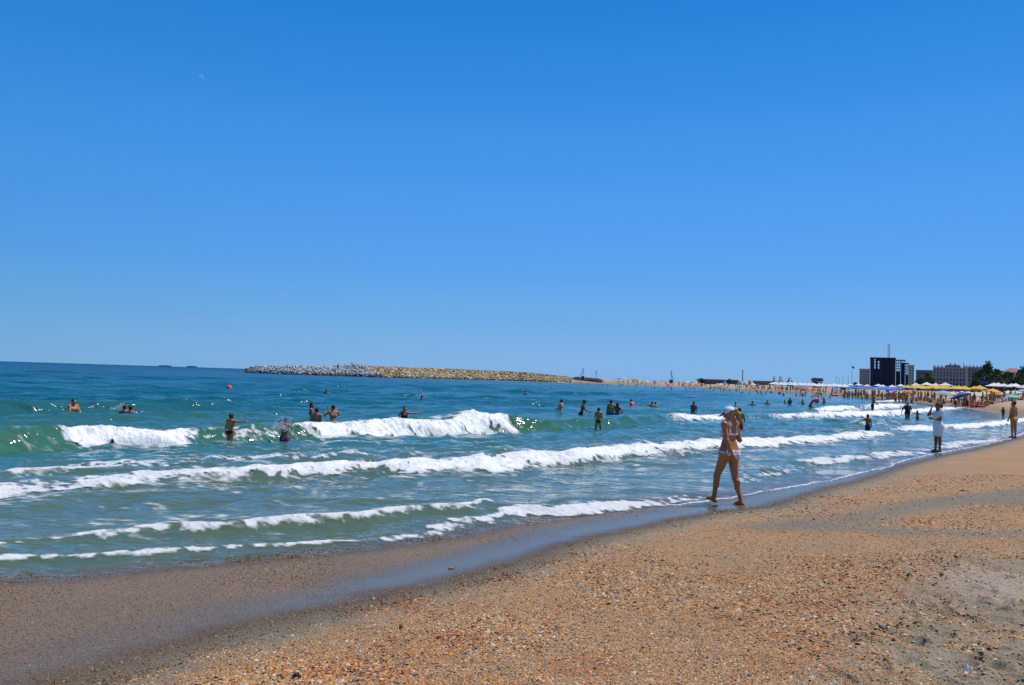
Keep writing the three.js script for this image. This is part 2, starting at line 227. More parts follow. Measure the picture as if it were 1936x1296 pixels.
// foam: the broken water stands above the sea's surface as a lumpy white skin
const foamMat = new THREE.MeshStandardMaterial({ color: new THREE.Color().setRGB(.82, .84, .85), vertexColors: true, roughness: .95, transparent: true, bumpMap: noiseTexture(256, (u, v) => { let s = 0; for (const [f, a] of [[6, .4], [13, .3], [29, .3]]) { const x = u * f, y = v * f; const A = noise(x, y), B = noise(x - f, y), C = noise(x, y - f), D = noise(x - f, y - f); s += a * (A * (1 - u) * (1 - v) + B * u * (1 - v) + C * (1 - u) * v + D * u * v); } return s; }), bumpScale: .09 });
foamMat.bumpMap.repeat.set(1 / 1.3, 1 / 1.3);
{
  const P = SG.pos.slice(), C = SG.col.slice();
  for (let k = 0; k < NS; k++) { const x = P[k * 3], z = P[k * 3 + 2], big = foamA[k] > .25 ? 1 : 0; P[k * 3 + 1] += .010 + foamLift[k] * (.75 + .5 * noise(x * 9, z * 9)); C[k * 4] = C[k * 4 + 1] = C[k * 4 + 2] = .9 + .1 * noise(x * 5, z * 5); C[k * 4 + 3] = clamp(foamA[k], 0, 1) * (.74 + .26 * ss(.015, .06, foamLift[k])); }
  const g = cut(SG, (a, b, c, d) => SG.ok[a] && Math.max(foamA[a], foamA[b], foamA[c], foamA[d]) > .01, P, C);
  const m = new THREE.Mesh(g, foamMat); put(m, 'sea_foam'); tag(m, 'white foam of the breaking waves and its thin streaks on the sea', null, null, 'stuff');
}
{ // spray and clots thrown up along the broken crests
  seed = 31; const list = [];
  for (let n = 0; n < 400000 && list.length < 5000; n++) {
    const k = Math.floor(rnd() * NS); if (foamA[k] < .8 || foamLift[k] < .05 || !SG.ok[k]) continue;
    const r = Math.hypot(SG.pos[k * 3], SG.pos[k * 3 + 2]); if (r > 75) continue;
    const up = foamLift[k] * rr(.5, 1.25) + Math.pow(rnd(), 6) * .28 * Math.min(1, foamLift[k] * 4), s = rr(.003, .009) * (1 + r * .02);
    list.push([SG.pos[k * 3] + rr(-.03, .03), SG.pos[k * 3 + 1] + up, SG.pos[k * 3 + 2] + rr(-.03, .03), s]);
  }
  const g = new THREE.IcosahedronGeometry(1, 0), im = new THREE.InstancedMesh(g, new THREE.MeshPhysicalMaterial({ color: new THREE.Color().setRGB(.95, .97, .98), roughness: .9, transmission: .5, thickness: 0 }), list.length), M = new THREE.Matrix4();
  list.forEach(([x, y, z, s], i) => im.setMatrixAt(i, M.makeRotationY(i).scale(V(s, s * .8, s)).setPosition(x, y, z)));
  put(im, 'sea_spray'); tag(im, 'white drops and clots of spray along the crests of the broken waves', null, null, 'stuff');
}

// ---------------------------------------------------------------- sand
const dents = []; // footprints and scuffs on the grey sand at the right
seed = 41;
for (let i = 0; i < 270; i++) { const px = lerp(1560, 2050, Math.pow(rnd(), .6)), py = lerp(1040, 1290, Math.pow(rnd(), 1.3)); const p = at(px, py, .5); dents.push([p.x, p.z, rr(0, 3.14), rr(.07, .15), rr(.035, .065), rr(.010, .028)]); }
for (const [px, py] of [[755, 1190], [750, 1195], [660, 1250], [556, 1283], [735, 1193], [1270, 1020], [1340, 1025], [1812, 928], [1825, 930]]) { const p = at(px, py, .4); dents.push([p.x, p.z, rr(0, 3.14), rr(.06, .1), rr(.03, .05), rr(.015, .03)]); }
function sandY(x, z, fine = true) {
  const r = Math.hypot(x, z), d = inland(x, z); let y = beachRise(d);
  if (d > 0 && r < 500) y += (fbm(x * .35, z * .35, 3) - .5) * .10 * ss(.5, 5, d) + (fine && r < 40 ? (fbm(x * 3, z * 3, 3) - .5) * .035 * ss(1, 4, d) + (noise(x * 17, z * 17) - .5) * .007 * ss(1.5, 4, d) : 0) + (d > 12 && r > 25 ? (fbm(x * .12, z * .12, 3) - .5) * .25 * ss(12, 25, d) : 0);
  if (z < -250 && x < 130) y += ss(6, 30, d) * .9 * ss(-250, -330, z) * (.6 + .8 * noise(x * .05, z * .05));
  if (fine && r < 16) for (const q of dents) { const ex = x - q[0], ez = z - q[1]; if (Math.abs(ex) > .4 || Math.abs(ez) > .4) continue; const c = Math.cos(q[2]), s = Math.sin(q[2]), u = (ex * c + ez * s) / q[3], v = (ez * c - ex * s) / q[4], e = u * u + v * v; y += q[5] * (.45 * Math.exp(-((Math.sqrt(e) - 1.35) ** 2) * 6) - Math.exp(-e * 1.1)); }
  return y;
}
const onSand = (px, py) => { let y = .3, p; for (let i = 0; i < 12; i++) { p = at(px, py, y); const q = sandY(p.x, p.z, false); y += (q - y) * .7; } p = at(px, py, y); p.y = sandY(p.x, p.z); return p; };
const greyZone = [[1420, 1420], [1500, 1290], [1590, 1215], [1560, 1185], [1640, 1140], [1600, 1125], [1700, 1085], [1740, 1055], [1800, 1030], [1870, 1035], [2000, 1030], [2300, 1060], [2300, 1400]].map(([x, y]) => { const p = at(x, y, .5); return [p.x, p.z]; });
const dampZone = [[1380, 975], [1480, 958], [1600, 950], [1700, 935], [1800, 925], [2000, 915], [2000, 952], [1936, 952], [1800, 948], [1700, 960], [1640, 985], [1850, 1000], [2000, 1010], [2000, 1022], [1850, 1020], [1700, 1005], [1550, 990], [1440, 985]].map(([x, y]) => { const p = at(x, y, .35); return [p.x, p.z]; });
const edgeIn = (poly, x, z, soft) => { const d = lineDistance([...poly, poly[0]], x, z) * (inside(poly, x, z) ? 1 : -1); return ss(-soft, soft, d); };
function shellShare(x, z, r) { // how far shells cover the sand here, 0..1
  const d = inland(x, z), n = fbm(x * .8 + 31, z * .8, 4), m = fbm(x * 2.6, z * 2.6 + 9, 3);
  let s = lerp(.8, 1, ss(.36, .50, n + .12));
  if (r < 22) { const gz = edgeIn(greyZone, x + (m - .5) * 1.2, z + (n - .5) * 1.2, .35); s *= 1 - gz * (.98 - .35 * ss(.52, .64, m)); s *= 1 - .8 * edgeIn(dampZone, x + (m - .5) * .5, z + (n - .5) * .8, .25); }
  s *= .08 + .92 * ss(.05, .95, -wetness(x, z) + (m - .5) * .8 + (n - .5) * .5);
  return s * (1 - ss(30, 70, d));
}
const sandRadii = []; for (let r = 1.2; r < 3600;) { sandRadii.push(r); const dr = r * r / (1.7 * 780); r += r < 3.2 ? .12 : r < 16 ? clamp(dr * .55, .014, .10) : r < 60 ? clamp(dr * .4, .1, .9) : dr * .35; }
const sandCols = angles(.62, .0018, .09, Math.PI);
const wetA = new Float32Array(sandRadii.length * sandCols.length), filmA = wetA.slice(), landA = wetA.slice();
const DG = grid(sandRadii, sandCols, (x, z, dr, da, k) => {
  const r = Math.hypot(x, z), d = inland(x, z), y = sandY(x, z, Math.abs(Math.atan2(x, -z)) < .7), s = shellShare(x, z, r), n = fbm(x * 1.7, z * 1.7, 3), pn = fbm(x * 5 + 50, z * 5, 3);
  let c = mix3([.225, .195, .135], [.37, .210, .088], s * (.75 + .5 * (n - .5)));
  if (r < 22) { c = mix3(c, [.34, .275, .215], ss(.56, .68, fbm(x * .7 + 80, z * .7, 3)) * edgeIn(greyZone, x, z, .5) * .9); c = mix3(c, [.14, .125, .10], edgeIn(dampZone, x, z, .35) * .55); }
  c = mix3(c, [.36, .295, .215], ss(12, 30, r) * ss(3, 9, d) * .8);
  c = mix3(c, [.10, .075, .05], (1 - ss(-.2, .35, d)) * .9);
  const w = wetness(x, z) + (n - .5) * .25 + (pn - .5) * .12;
  c = mix3(c, [c[0] * .54, c[1] * .54, c[2] * .56], ss(lerp(-.95, -.45, ss(-1, 2, x)), .15, w) * (r < 60 ? 1 : .5));
  if (r > 60) c = mix3(c, [.19, .145, .09], (1 - ss(1.5, 5, d)) * .8);
  landA[k] = d; wetA[k] = ss(-.30, .55, w) * ss(-.9, -.3, d); filmA[k] = ss(-.05, .40, w) * (1 - ss(.45, 1.25 + .5 * ss(300, 1000, x * 100 + 500), w)) * ss(-.3, .2, d);
  const q = .9 + .2 * n; return { y, r: c[0] * q, g: c[1] * q, b: c[2] * q, keep: d > -3 };
});
const grainTex = (() => { // 1.4 m of grains and crumbs of shell, mean near 1 / 1.6
  const S = 1024, d = new Uint8Array(S * S * 4), h = new Uint8Array(S * S * 4); seed = 51;
  const tone = [[1.25, .78, .5], [1.15, .95, .8], [.75, .72, .74], [1.5, 1.4, 1.35], [.5, .42, .36], [1.35, .7, .4], [1, 1, 1], [.95, .85, .75]];
  for (let i = 0; i < S * S; i++) { const v = 150 + 50 * rnd(); d[i * 4] = v; d[i * 4 + 1] = v; d[i * 4 + 2] = v; d[i * 4 + 3] = 255; h[i * 4] = 90 + 40 * rnd(); h[i * 4 + 3] = 255; }
  for (let n = 0; n < 42000; n++) { const x0 = rnd() * S, y0 = rnd() * S, R = 1.2 + 3.4 * rnd() * rnd(), a = rr(0, 3.14), e = rr(.45, 1), t = pick(tone), l = rr(.75, 1.2), ca = Math.cos(a), sa = Math.sin(a), H = rr(120, 255); const q = Math.ceil(R);
    for (let j = -q; j <= q; j++) for (let i = -q; i <= q; i++) { const u = i * ca + j * sa, v = (j * ca - i * sa) / e; if (u * u + v * v > R * R) continue; const o = ((((Math.floor(y0) + j) & 1023) << 10) + ((Math.floor(x0) + i) & 1023)) * 4; for (let c = 0; c < 3; c++) d[o + c] = clamp(158 * t[c] * l, 0, 255); h[o] = H * (1 - .5 * (u * u + v * v) / (R * R)); } }
  const mk = (a) => { const t = new THREE.DataTexture(a, S, S); t.wrapS = t.wrapT = THREE.RepeatWrapping; t.magFilter = THREE.LinearFilter; t.repeat.set(1 / 1.43, 1 / 1.43); t.rotation = .4; t.needsUpdate = true; return t; };
  return { color: mk(d), height: mk(h) };
})();
const sandMat = new THREE.MeshStandardMaterial({ color: new THREE.Color().setRGB(1.62, 1.62, 1.62), vertexColors: true, map: grainTex.color, roughness: .95, bumpMap: grainTex.height, bumpScale: .012 });
{
  const g = cut(DG, (a, b, c, d) => DG.ok[a] | DG.ok[b] | DG.ok[c] | DG.ok[d]);
  const m = new THREE.Mesh(g, sandMat); put(m, 'sand'); tag(m, 'broad beach of grey sand strewn with orange brown shell grit', null, null, 'structure');
}
{ // the wet band that the swash has just left, a skin 4 mm over the sand, and a film of water on its upper part
  const sheet = (name, label, A, lift, material) => { const P = DG.pos.slice(), C = DG.col.slice(); for (let k = 0; k < A.length; k++) { P[k * 3 + 1] += lift; C[k * 4 + 3] = A[k]; const q = material.userData.tone; if (q) { C[k * 4] = q[0]; C[k * 4 + 1] = q[1]; C[k * 4 + 2] = q[2]; } } const g = cut(DG, (a, b, c, d) => DG.ok[a] && Math.hypot(DG.pos[a * 3], DG.pos[a * 3 + 2]) < 70 && Math.max(A[a], A[b], A[c], A[d]) > .01, P, C); const m = new THREE.Mesh(g, material); put(m, name); tag(m, label, null, null, 'structure'); };
  sheet('wet_sand', 'dark wet sand and grit left by the last wave along the water', wetA, .004, new THREE.MeshStandardMaterial({ color: new THREE.Color().setRGB(2.35, 1.97, 1.52), vertexColors: true, map: grainTex.color, roughness: .5, bumpMap: grainTex.height, bumpScale: .010, transparent: true }));
  const film = new THREE.MeshPhysicalMaterial({ color: 0xffffff, vertexColors: true, roughness: .10, ior: 1.33, transparent: true }); film.userData.tone = [.17, .155, .135];
  for (let k = 0; k < filmA.length; k++) filmA[k] *= .7 * lerp(.3, 1, ss(-2.6, -.5, DG.pos[k * 3]));
  sheet('water_film', 'thin shining film of water draining off the wet sand', filmA, .008, film);
}
function shellGeometry(n, curl) { // a broken piece of shell: a bent plate with a ragged rim and a little thickness
  const top = [], rim = []; for (let i = 0; i < n; i++) { const a = i / n * 6.283, r = rr(.62, 1.1); rim.push([Math.cos(a) * r, -curl * r * r, Math.sin(a) * r * .8]); }
  const v = []; for (let i = 0; i < n; i++) { const a = rim[i], b = rim[(i + 1) % n]; v.push(0, .12, 0, b[0], b[1], b[2], a[0], a[1], a[2]); v.push(a[0], a[1], a[2], b[0], b[1], b[2], b[0], b[1] - .14, b[2]); }
  const g = new THREE.BufferGeometry(); g.setAttribute('position', new THREE.BufferAttribute(new Float32Array(v), 3)); g.computeVertexNormals(); return g;
}
{
  seed = 61;
  const variants = [shellGeometry(6, .35), shellGeometry(7, .5), shellGeometry(5, .2)], lists = [[], [], []];
  const tones = [[.46, .17, .035], [.40, .20, .055], [.50, .29, .10], [.30, .095, .022], [.50, .17, .03], [.60, .48, .34], [.20, .19, .19], [.055, .052, .06], [.33, .23, .12], [.44, .13, .035], [.48, .29, .10], [.32, .25, .16], [.56, .40, .22], [.50, .24, .06]];
  const N = 430000;
  for (let n = 0; n < N; n++) {
    const r = 1 / lerp(1 / 3.3, 1 / 21, Math.pow(rnd(), .92)), th = rr(-.64, .66), x = Math.sin(th) * r, z = -Math.cos(th) * r;
    const d = inland(x, z), churn = d < .05 && d > -.38 && x < .6; if (d < .05 && !churn) continue;
    const w = wetness(x, z), s = shellShare(x, z, r);
    if (!churn && rnd() > Math.max(s * .97 + .06, w > 0 ? .8 : 0)) continue;
    if (churn ? rnd() > .9 - Math.abs(d) * 1.9 : w > .05 && rnd() > .8) continue;
    const size = rr(.0035, .0095) * (1 + .55 * ss(.5, .7, noise(x * .9 + 70, z * .9))) * (1 + .9 * Math.pow(rnd(), 5)) * (1 + ss(6, 20, r) * .9) * (churn ? .9 : 1 - .42 * ss(-.4, .2, w)), t = churn ? pick([tones[8], tones[11], tones[1], tones[3], tones[6]]) : noise(x * 1.9 + 5, z * 1.9) > .56 && rnd() < .35 ? pick([tones[0], tones[3], tones[9], tones[4], tones[7]]) : pick(tones), l = rr(.75, 1.2) * (churn ? rr(.3, .7) : w > -.3 ? rr(.30, .75) : 1);
    pick(lists).push([x, churn ? Math.max(sandY(x, z), seaAt(x, z, .05, .02).y) + .002 : sandY(x, z) + (w > -.35 ? .006 + size * .15 : size * .25), z, size, rr(0, 6.28), rr(-.55, .55), rr(-.55, .55), t[0] * l, t[1] * l, t[2] * l]);
  }
  const M = new THREE.Matrix4(), E = new THREE.Euler(), C = new THREE.Color();
  lists.forEach((list, v) => {
    const im = new THREE.InstancedMesh(variants[v], mat(1, 1, 1, .75), list.length);
    list.forEach((q, i) => { M.makeRotationFromEuler(E.set(q[5], q[4], q[6])).scale(V(q[3], q[3], q[3])).setPosition(q[0], q[1], q[2]); im.setMatrixAt(i, M); im.setColorAt(i, C.setRGB(q[7], q[8], q[9])); });
    put(im, 'shell_grit'); tag(im, 'loose broken shells, orange, brown, white and grey, covering the near sand', null, null, 'stuff');
  });
}

// ---------------------------------------------------------------- people: distance fields meshed with surface nets
class Field {
  constructor(lo, hi, h) { this.lo = lo; this.h = h; this.n = [0, 1, 2].map((i) => Math.ceil((hi[i] - lo[i]) / h) + 2); this.v = new Float32Array(this.n[0] * this.n[1] * this.n[2]).fill(.25); }
  copy() { const f = Object.create(Field.prototype); Object.assign(f, this); f.v = this.v.slice(); return f; }
  splat(lo, hi, fn, k) { // smooth union with fn inside a box
    const { n, h, v } = this, a = [0, 1, 2].map((i) => Math.max(0, Math.floor((lo[i] - this.lo[i]) / h))), b = [0, 1, 2].map((i) => Math.min(n[i] - 1, Math.ceil((hi[i] - this.lo[i]) / h)));
    for (let z = a[2]; z <= b[2]; z++) for (let y = a[1]; y <= b[1]; y++) for (let x = a[0]; x <= b[0]; x++) {
      const i = (z * n[1] + y) * n[0] + x, d = fn(this.lo[0] + x * h, this.lo[1] + y * h, this.lo[2] + z * h), e = v[i], t = Math.max(k - Math.abs(d - e), 0) / k;
      v[i] = Math.min(d, e) - t * t * k * .25;
    }
  }
  capsule(a, b, ra, rb, k = .03, flat = null) {
    const R = Math.max(ra, rb) + .07, dx = b[0] - a[0], dy = b[1] - a[1], dz = b[2] - a[2], L = dx * dx + dy * dy + dz * dz + 1e-9;
    this.splat([0, 1, 2].map((i) => Math.min(a[i], b[i]) - R), [0, 1, 2].map((i) => Math.max(a[i], b[i]) + R), (x, y, z) => { const ex = x - a[0], ey = y - a[1], ez = z - a[2]; let t = (ex * dx + ey * dy + ez * dz) / L; t = t < 0 ? 0 : t > 1 ? 1 : t; const fx = ex - dx * t, fy = ey - dy * t, fz = ez - dz * t; return Math.sqrt(fx * fx + fy * fy + fz * fz) - ra - (rb - ra) * t; }, k);
  }
  ball(c, r, k = .02) { // ellipsoid
    const m = Math.min(...r), R = Math.max(...r) + .06;
    this.splat(c.map((q) => q - R), c.map((q) => q + R), (x, y, z) => { const X = (x - c[0]) / r[0], Y = (y - c[1]) / r[1], Z = (z - c[2]) / r[2], l = Math.sqrt(X * X + Y * Y + Z * Z); const g = Math.sqrt((X / r[0]) ** 2 + (Y / r[1]) ** 2 + (Z / r[2]) ** 2) + 1e-6; return l * (l - 1) / g; }, k);
  }
  map(fn) { const f = this.copy(), { n, h, lo } = this; let i = 0; for (let z = 0; z < n[2]; z++) for (let y = 0; y < n[1]; y++) for (let x = 0; x < n[0]; x++, i++) f.v[i] = fn(this.v[i], lo[0] + x * h, lo[1] + y * h, lo[2] + z * h, i); return f; }
  mesh() {
    const { n, h, lo, v } = this, [nx, ny, nz] = n, id = new Int32Array(nx * ny * nz).fill(-1), pos = [], idx = [], off = [0, 1, nx, nx + 1, nx * ny, nx * ny + 1, nx * ny + nx, nx * ny + nx + 1];
    for (let z = 0; z < nz - 1; z++) for (let y = 0; y < ny - 1; y++) for (let x = 0; x < nx - 1; x++) {
      const i = (z * ny + y) * nx + x; let m = 0; for (let c = 0; c < 8; c++) if (v[i + off[c]] < 0) m |= 1 << c;
      if (m === 0 || m === 255) continue;
      let sx = 0, sy = 0, sz = 0, cnt = 0;
      const edge = (a, b) => { const p = v[i + off[a]], q = v[i + off[b]]; if (p < 0 === q < 0) return; const t = p / (p - q); sx += (a & 1) + ((b & 1) - (a & 1)) * t; sy += ((a >> 1) & 1) + (((b >> 1) & 1) - ((a >> 1) & 1)) * t; sz += (a >> 2) + ((b >> 2) - (a >> 2)) * t; cnt++; };
      edge(0, 1); edge(2, 3); edge(4, 5); edge(6, 7); edge(0, 2); edge(1, 3); edge(4, 6); edge(5, 7); edge(0, 4); edge(1, 5); edge(2, 6); edge(3, 7);
      id[i] = pos.length / 3; pos.push(lo[0] + (x + sx / cnt) * h, lo[1] + (y + sy / cnt) * h, lo[2] + (z + sz / cnt) * h);
    }
    const quad = (a, b, c, d, flip) => { if (a < 0 || b < 0 || c < 0 || d < 0) return; flip ? idx.push(a, c, b, a, d, c) : idx.push(a, b, c, a, c, d); };
    for (let z = 1; z < nz - 1; z++) for (let y = 1; y < ny - 1; y++) for (let x = 1; x < nx - 1; x++) {
      const i = (z * ny + y) * nx + x, s = v[i] < 0;
      if (s !== v[i + 1] < 0) quad(id[i - nx - nx * ny], id[i - nx * ny], id[i], id[i - nx], !s);
      if (s !== v[i + nx] < 0) quad(id[i - 1 - nx * ny], id[i - nx * ny], id[i], id[i - 1], s);
      if (s !== v[i + nx * ny] < 0) quad(id[i - 1 - nx], id[i - nx], id[i], id[i - 1], !s);
    }
    const g = new THREE.BufferGeometry(); g.setAttribute('position', new THREE.BufferAttribute(new Float32Array(pos), 3)); g.setIndex(idx); if (pos.length) g.computeVertexNormals(); return g;
  }
}
const cache = {};
const skull = (f) => { f.ball([0, .03, -.012], [.076, .088, .097], .02); };
function headGeometry(cell) { // centre of the skull at 0, facing +z; colours relative to the skin
  return cache['head' + cell] ??= (() => {
    const f = new Field([-.12, -.22, -.15], [.12, .15, .16], cell);
    skull(f); f.ball([0, -.035, .020], [.060, .085, .070], .03); f.ball([0, -.094, .058], [.024, .020, .022], .025);
    for (const s of [-1, 1]) { f.ball([s * .036, -.02, .056], [.026, .026, .026], .02); f.capsule([s * .012, .024, .084], [s * .046, .020, .066], .011, .010, .012); f.ball([s * .079, -.004, -.010], [.011, .032, .020], .008); f.ball([s * .03, .002, .074], [.014, .012, .014], .006); }
    f.capsule([0, .010, .086], [0, -.030, .106], .009, .013, .010); f.capsule([-.019, -.058, .080], [.019, -.058, .080], .008, .008, .008); f.capsule([-.016, -.069, .078], [.016, -.069, .078], .007, .007, .008);
    f.capsule([0, -.05, -.022], [0, -.2, -.03], .050, .055, .03);
    return tint(f.mesh(), (x, y, z) => { const ax = Math.abs(x); if (z > .06 && Math.hypot(ax - .030, y - .002) < .008) return [.12, .1, .1]; if (z > .06 && Math.hypot((ax - .030) / 1.6, y - .002) < .009) return [1.5, 2.6, 3.5]; if (z > .05 && ax > .012 && ax < .05 && Math.abs(y - .027 + (ax - .03) * .1) < .005) return [.25, .22, .2]; if (z > .07 && Math.abs(y + .063) < .012 && ax < .024) return [1.05, .62, .62]; return [1, 1, 1]; });
  })();
}
function hairGeometry(style, cell) {
  return cache['hair' + style + cell] ??= (() => {
    const f = new Field([-.16, -.34, -.26], [.16, .2, .16], cell), long = style === 'long';
    f.ball([0, .034, -.014], [.083, .096, .105], .02);
    let g = f.map((d, x, y, z) => Math.max(d, -(y * .6 - z * .8 + .004 + .012 * Math.sin(x * 60)), (long ? -.06 : -.085) - y + z * .3));
    if (long) g.ball([0, -.10, -.065], [.085, .14, .045], .04);
    if (style === 'ponytail') { g.ball([0, .035, -.118], [.034, .034, .03], .02); g.capsule([0, .03, -.13], [.01, -.05, -.15], .032, .034, .03); g.capsule([.01, -.05, -.15], [.02, -.20, -.13], .034, .014, .03); }
    if (style === 'bun') { g.ball([0, .085, -.075], [.060, .060, .058], .03); g.ball([0, .12, -.05], [.035, .03, .035], .03); }
    if (style === 'puff') { g.ball([0, .03, -.135], [.062, .075, .055], .03); g.ball([0, -.03, -.15], [.045, .06, .04], .03); }
    if (cell < .013) g = g.map((d, x, y, z) => d + (noise(x * 170 + 9, y * 26 + z * 40) - .5) * .008 + (noise(x * 60, y * 20 + z * 30) - .5) * .006);
    return g.mesh();
  })();
}
function handGeometry(cell, side) { // wrist at 0, fingers along -y, palm towards +z; side 1 is a left hand
  return cache['hand' + cell + side] ??= (() => {
    const f = new Field([-.085, -.21, -.03], [.085, .03, .075], cell), s = side;
    f.capsule([0, .015, 0], [0, -.02, 0], .026, .024, .02);
    [[-.027, .060], [-.009, .072], [.009, .068], [.026, .052]].forEach(([x, l], i) => { x *= -s; f.capsule([x * .55, -.012, 0], [x, -.085, .002], .015, .012, .018); f.capsule([x, -.085, .002], [x * 1.12, -.085 - l * .52, .010 + .004 * i], .0098, .0088, .006); f.capsule([x * 1.12, -.085 - l * .52, .010 + .004 * i], [x * 1.15, -.085 - l * .9, .028 + .006 * i], .0088, .0070, .006); });
    f.capsule([s * .020, -.030, .004], [s * .047, -.062, .014], .014, .011, .012); f.capsule([s * .047, -.062, .014], [s * .055, -.092, .026], .0105, .0085, .006);
    const g = f.mesh(); return tint(g, () => [1, 1, 1]);
  })();
}
const unit = (a) => { const l = Math.hypot(...a); return a.map((q) => q / l); };
const ARMS = {
  down: [[.16, -1, -.02], [.06, -1, .16]], hips: [[.62, -.8, -.15], [-.62, -.45, .55]], camera: [[.45, -.45, .75], [-.42, .85, .25]], fold: [[.12, -.95, .25], [-.75, .0, .6]], front: [[.12, -.85, .45], [-.25, -.45, .85]],
  wide: [[.9, -.5, .05], [.9, -.3, .2]], reach: [[1, -.12, .1], [1, .12, .1]], swim: [[.75, -.35, .6], [.55, -.1, .8]], up: [[.45, .8, .1], [.1, 1, .1]], back: [[.1, -1, -.35], [-.1, -.8, -.6]], brow: [[.3, -.1, .9], [-.25, .9, -.1]], low: [[.25, -1, .1], [.2, -.9, .35]], trail: [[.2, -.75, -.6], [.15, -.6, -.8]],
};
const LEGS = { stand: [[.04, -1, .0], [.01, -1, -.03]], apart: [[.16, -1, .02], [.10, -1, -.04]], close: [[-.02, -1, 0], [-.01, -1, -.02]], stepF: [[.02, -1, .42], [.02, -1, .20]], stepB: [[.02, -1, -.12], [.02, -1, -.30]], sit: [[.1, -.25, 1], [.05, -.6, .8]], bent: [[.1, -1, .25], [.05, -1, -.2]] };
const skinMats = {}, clothMats = {};
const skinMat = (name) => skinMats[name] ??= (() => { const c = { tan: [.47, .175, .062], pale: [.54, .29, .17], dark: [.24, .095, .04], red: [.50, .185, .088] }[name]; return new THREE.MeshPhysicalMaterial({ color: new THREE.Color().setRGB(...c), vertexColors: true, roughness: .48, specularIntensity: .7 }); })();
const CLOTH = { black: [.012, .012, .016], navy: [.012, .02, .07], blue: [.02, .05, .40], red: [.55, .02, .03], white: [.80, .80, .82], grey: [.16, .16, .17], brown: [.09, .035, .02], yellow: [.65, .42, .03], purple: [.12, .02, .14], olive: [.06, .06, .04], pink: [.7, .12, .3], orange: [.7, .2, .03], green: [.05, .3, .1], teal: [.05, .35, .36], cyan: [.25, .55, .68] };
const clothMat = (name) => clothMats[name] ??= mat(...CLOTH[name], .85);
const hairMats = { black: mat(.012, .009, .008, .75), brown: mat(.045, .022, .012, .75), blond: mat(.42, .27, .10, .7), grey: mat(.3, .29, .28, .6) };
const floral = new THREE.MeshStandardMaterial({ color: 0xffffff, vertexColors: true, roughness: .8 });
function floralPrint(g) { return tint(g, (x, y, z) => { const a = noise(x * 55 + 7, y * 55 + z * 40), b = noise(x * 48 + 60, y * 48 - z * 40), c = noise(x * 70 + 90, y * 70 + z * 30); if (a > .72) return [.60, .02, .03]; if (b > .74) return [.03, .08, .40]; if (c > .76) return [.01, .22, .08]; if (c < .14) return [.02, .02, .03]; return [.84, .83, .84]; }); }
// what is worn: name -> function(q, core, arm) giving a distance field on the body's own grid; q is the point in the rest pose of a 1.7 m body
const WEAR = {
  trunks: (q, c) => Math.max(c - .012, q[1] - 1.0, .66 - q[1] + .0 * q[0]), briefs: (q, c) => Math.max(c - .009, q[1] - .99, .815 + .55 * Math.abs(q[0]) - q[1]),
  bikini_bottom: (q, c) => Math.max(c - .008, q[1] - (.972 - .1 * Math.abs(q[0])), .78 + .66 * Math.abs(q[0]) - q[1]),
  bikini_top: (q, c) => Math.min(Math.max(c - .008, Math.abs(q[1] - 1.235) - .015), Math.max(c - .010, 1.225 - q[1], q[1] - (1.36 - .6 * Math.abs(Math.abs(q[0]) - .085)), .02 - q[2]), Math.max(c - .008, Math.abs(Math.abs(q[0]) - .088 + Math.max(0, q[1] - 1.25) * .05) - .0085, 1.235 - q[1])),
  swimsuit: (q, c) => Math.min(Math.max(c - .009, q[1] - (q[2] < 0 ? 1.26 : 1.33), .81 + .6 * Math.abs(q[0]) - q[1]), Math.max(c - .009, Math.abs(Math.abs(q[0]) - .088) - .016, 1.2 - q[1])),
  tee: (q, c, a) => Math.max(Math.min(c - .024, Math.max(a - .026, 1.22 - q[1])), q[1] - 1.475, .86 - q[1]),
  dress: (q, c, a) => Math.min(Math.max(Math.min(c - .020, Math.max(a - .026, Math.hypot(Math.abs(q[0]) - .148, q[1] - 1.405, q[2]) - .17)), q[1] - (1.40 + .35 * Math.abs(q[0])), .72 - q[1]), Math.max(Math.hypot(q[0] * .92, (q[2] + .005) * 1.12) - (.152 + .07 * Math.max(0, .98 - q[1]) * (1 - 2 * Math.max(0, .7 - q[1]))), q[1] - 1.0, .555 - q[1])),
};
